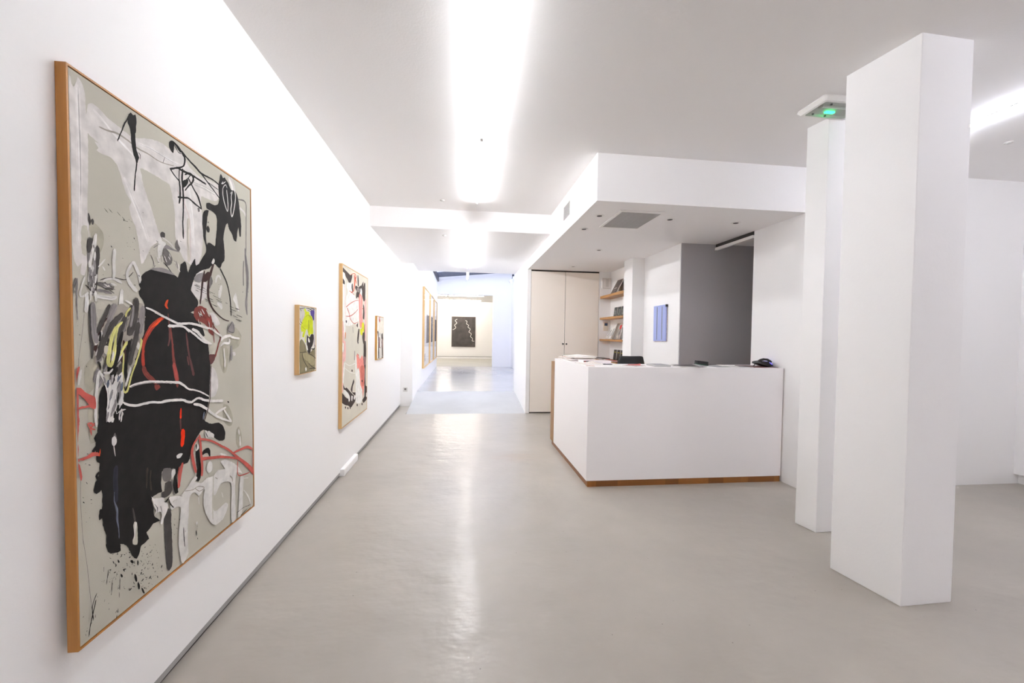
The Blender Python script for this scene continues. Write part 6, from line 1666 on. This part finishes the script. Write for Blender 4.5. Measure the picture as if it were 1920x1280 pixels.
_nt = STR.node_tree; _tc = _nt.nodes.new('ShaderNodeTexCoord'); _w = _nt.nodes.new('ShaderNodeTexWave'); _w.inputs['Scale'].default_value = 14; _w.inputs['Distortion'].default_value = 9; _w.bands_direction = 'Z'
_r = _nt.nodes.new('ShaderNodeValToRGB'); _r.color_ramp.interpolation = 'CONSTANT'; _r.color_ramp.elements[0].color = lin((26, 24, 24)); _r.color_ramp.elements[1].color = lin((232, 228, 224)); _r.color_ramp.elements[1].position = .45
_nt.links.new(_tc.outputs['Object'], _w.inputs['Vector']); _nt.links.new(_w.outputs['Fac'], _r.inputs['Fac']); _nt.links.new(_r.outputs['Color'], _nt.nodes['Principled BSDF'].inputs['Base Color'])
book('large dark photo book leaning on the topmost shelf', 6.74, 2.15, .26, .275, .02, .13, BB, extra=band(PAPER, .36, .40, .3, .8))
book('pale brown book standing behind the striped one on the topmost shelf', 6.50, 2.15, .13, .26, .02, .02, mat('tan_cover', (178, 140, 122), .5, noise_amt=.3, noise_scale=20))
book('black and white striped book nearest on the topmost shelf', 6.33, 2.15, .15, .18, .022, .09, STR)
W3 = 'white books leaning on the third shelf'
for y, lean, h, c, lb in ((7.10, .14, .25, PAPER, 'white book leaning furthest forward, deepest on the third shelf'), (6.98, .12, .27, PAPER, 'white book with a grey edge leaning second on the third shelf'), (6.86, .10, .29, mat('book_taupe', (128, 118, 108), .5), 'taupe-edged book leaning third on the third shelf')):
    book(lb, y, 1.367, .10, h, .022, lean, c, group=W3, extra=band(DB, .2, .75, .35, .6) if c is PAPER else None)
book('grey and red picture book leaning on the third shelf', 6.70, 1.367, .13, .29, .02, .08, mat('grey_photo_cover', (150, 146, 140), .45, noise_amt=.5, noise_scale=14), extra=band(RD_, .62, .86, .1, .7))
book('brown book at the back of the third shelf beside the pier', 6.33, 1.367, .14, .30, .02, .015, BRN)
fb = empty('framed_card', (2.585, 6.30, 1.368)); tag(fb, 'black card in a white frame standing on the third shelf beside the pier', 'frame')
MB().box(0, .02, 0, .17, 0, .012).box(0, .02, 0, .17, .205, .217).box(0, .02, 0, .012, .012, .205).box(0, .02, .158, .17, .012, .205).build('frame', WHITE, fb)
MB().box(.004, .018, .012, .158, .012, .205, BLACKP).box(.0032, .004, .05, .12, .14, .15, PAPER).build('card', None, fb)
# flat things
for i, (y, x, w, d, t, c, lb) in enumerate(((7.20, 2.60, .14, .2, .006, DKM, 'thin dark booklet lying flat at the inner end of the second shelf'), (7.02, 2.575, .08, .14, .008, PAPER, 'thin white booklet lying flat on the second shelf'))):
    lay('booklet', lb, 'booklet', x, y, 1.758, .05, w, d, t, PAPER, c, 0)
z = 1.006
for i in range(3):
    lay('magazine', 'dark magazine, %s of three lying flat on the lowest shelf' % ['lowest', 'middle', 'topmost'][i], 'magazine', 2.50, 7.16 - .01 * i, z, .03 * i, .14, .34, .009, PAPER if i == 1 else DKM, DKM, 0, 'flat dark magazines on the lowest shelf'); z += .0095
z = 1.006
for i in range(2):
    lay('booklet', 'red booklet lying %s on the lowest shelf below the upright books' % ['flat', 'on top of another'][i], 'booklet', 2.47, 6.62 + .02 * i, z, .05 - .1 * i, .09, .5, .008, PAPER if i else WRM, REDM, 0, 'red booklets on the lowest shelf'); z += .0085
# devices on the niche end wall
wbx = empty('router_box', (2.622, YC, 2.395)); tag(wbx, 'white plastic box with rounded corners mounted above the topmost shelf', 'box')
def plate(w, h, d, r):
    pts = rrect(w, h, r); mb = MB(); n = len(pts)
    mb.v = [(x, -.0005, z_) for x, z_ in pts] + [(x * .96, -d, z_ * .96) for x, z_ in pts]
    mb.f = [tuple(range(n)), tuple(range(2 * n - 1, n - 1, -1))] + [(i, n + i, n + (i + 1) % n, (i + 1) % n) for i in range(n)]; mb.mi = [0] * len(mb.f); return mb
plate(.088, .095, .045, .02).build('housing', mat('box_white', (222, 217, 212), .5), wbx)
MB().prism([(-.02, -.046), (.035, -.046), (.035, -.0455), (-.02, -.0455)], -.07, .07).build('front_panel', mat('box_grey', (196, 190, 184), .4), wbx)
th = empty('thermostat', (2.63, YC, 1.60)); tag(th, 'beige thermostat with a dark blue screen between two shelves', 'thermostat')
plate(.046, .08, .022, .014).build('housing', mat('thermo_beige', (208, 198, 184), .5), th)
box(-.03, .03, -.0235, -.0225, .012, .062).build('screen', mat('thermo_screen', (44, 58, 84), .25), th)
box(-.02, .02, -.0235, -.0225, -.05, -.044).build('button', mat('box_grey', (196, 190, 184), .4), th)

# blue panel on the nook wall
bl = empty('relief_picture', (XN, 5.40, 1.61), (-.012, 0, 0)); tag(bl, 'light blue relief panel with two dark vertical slots on the nook wall', 'picture')
BLUE = mat('lavender_blue', (164, 176, 226), .6); BLD = mat('slot_blue_grey', (66, 76, 100), .6); BLL = mat('slot_rim_pale', (206, 214, 240), .5)
p_ = MB()
ys_ = [-.175, -.078, -.060, .062, .078, .175]
for a, b in ((-.175, -.084), (-.062, .058), (.080, .175)): p_.box(-.028, -.012, a, b, -.245, .245, BLUE)
for a, b in ((-.084, -.062), (.058, .080)): p_.box(-.028, -.012, a, b, -.245, -.226, BLUE).box(-.028, -.012, a, b, .226, .245, BLUE).box(-.0265, -.012, a, b, -.226, .226, BLD)
for y in (-.087, -.059, .055, .083): p_.box(-.0288, -.028, y - .003, y + .003, -.226, .226, BLL)
p_.build('panel', None, bl)
bks = MB().box(-.012, -.0005, -.165, .165, -.25, .235, mat('raw_board', (196, 176, 156), .7, noise_amt=.25, noise_scale=30)).box(-.030, -.0005, -.180, -.165, .215, .247, BLACKP)
bks.build('backing_board', None, bl)
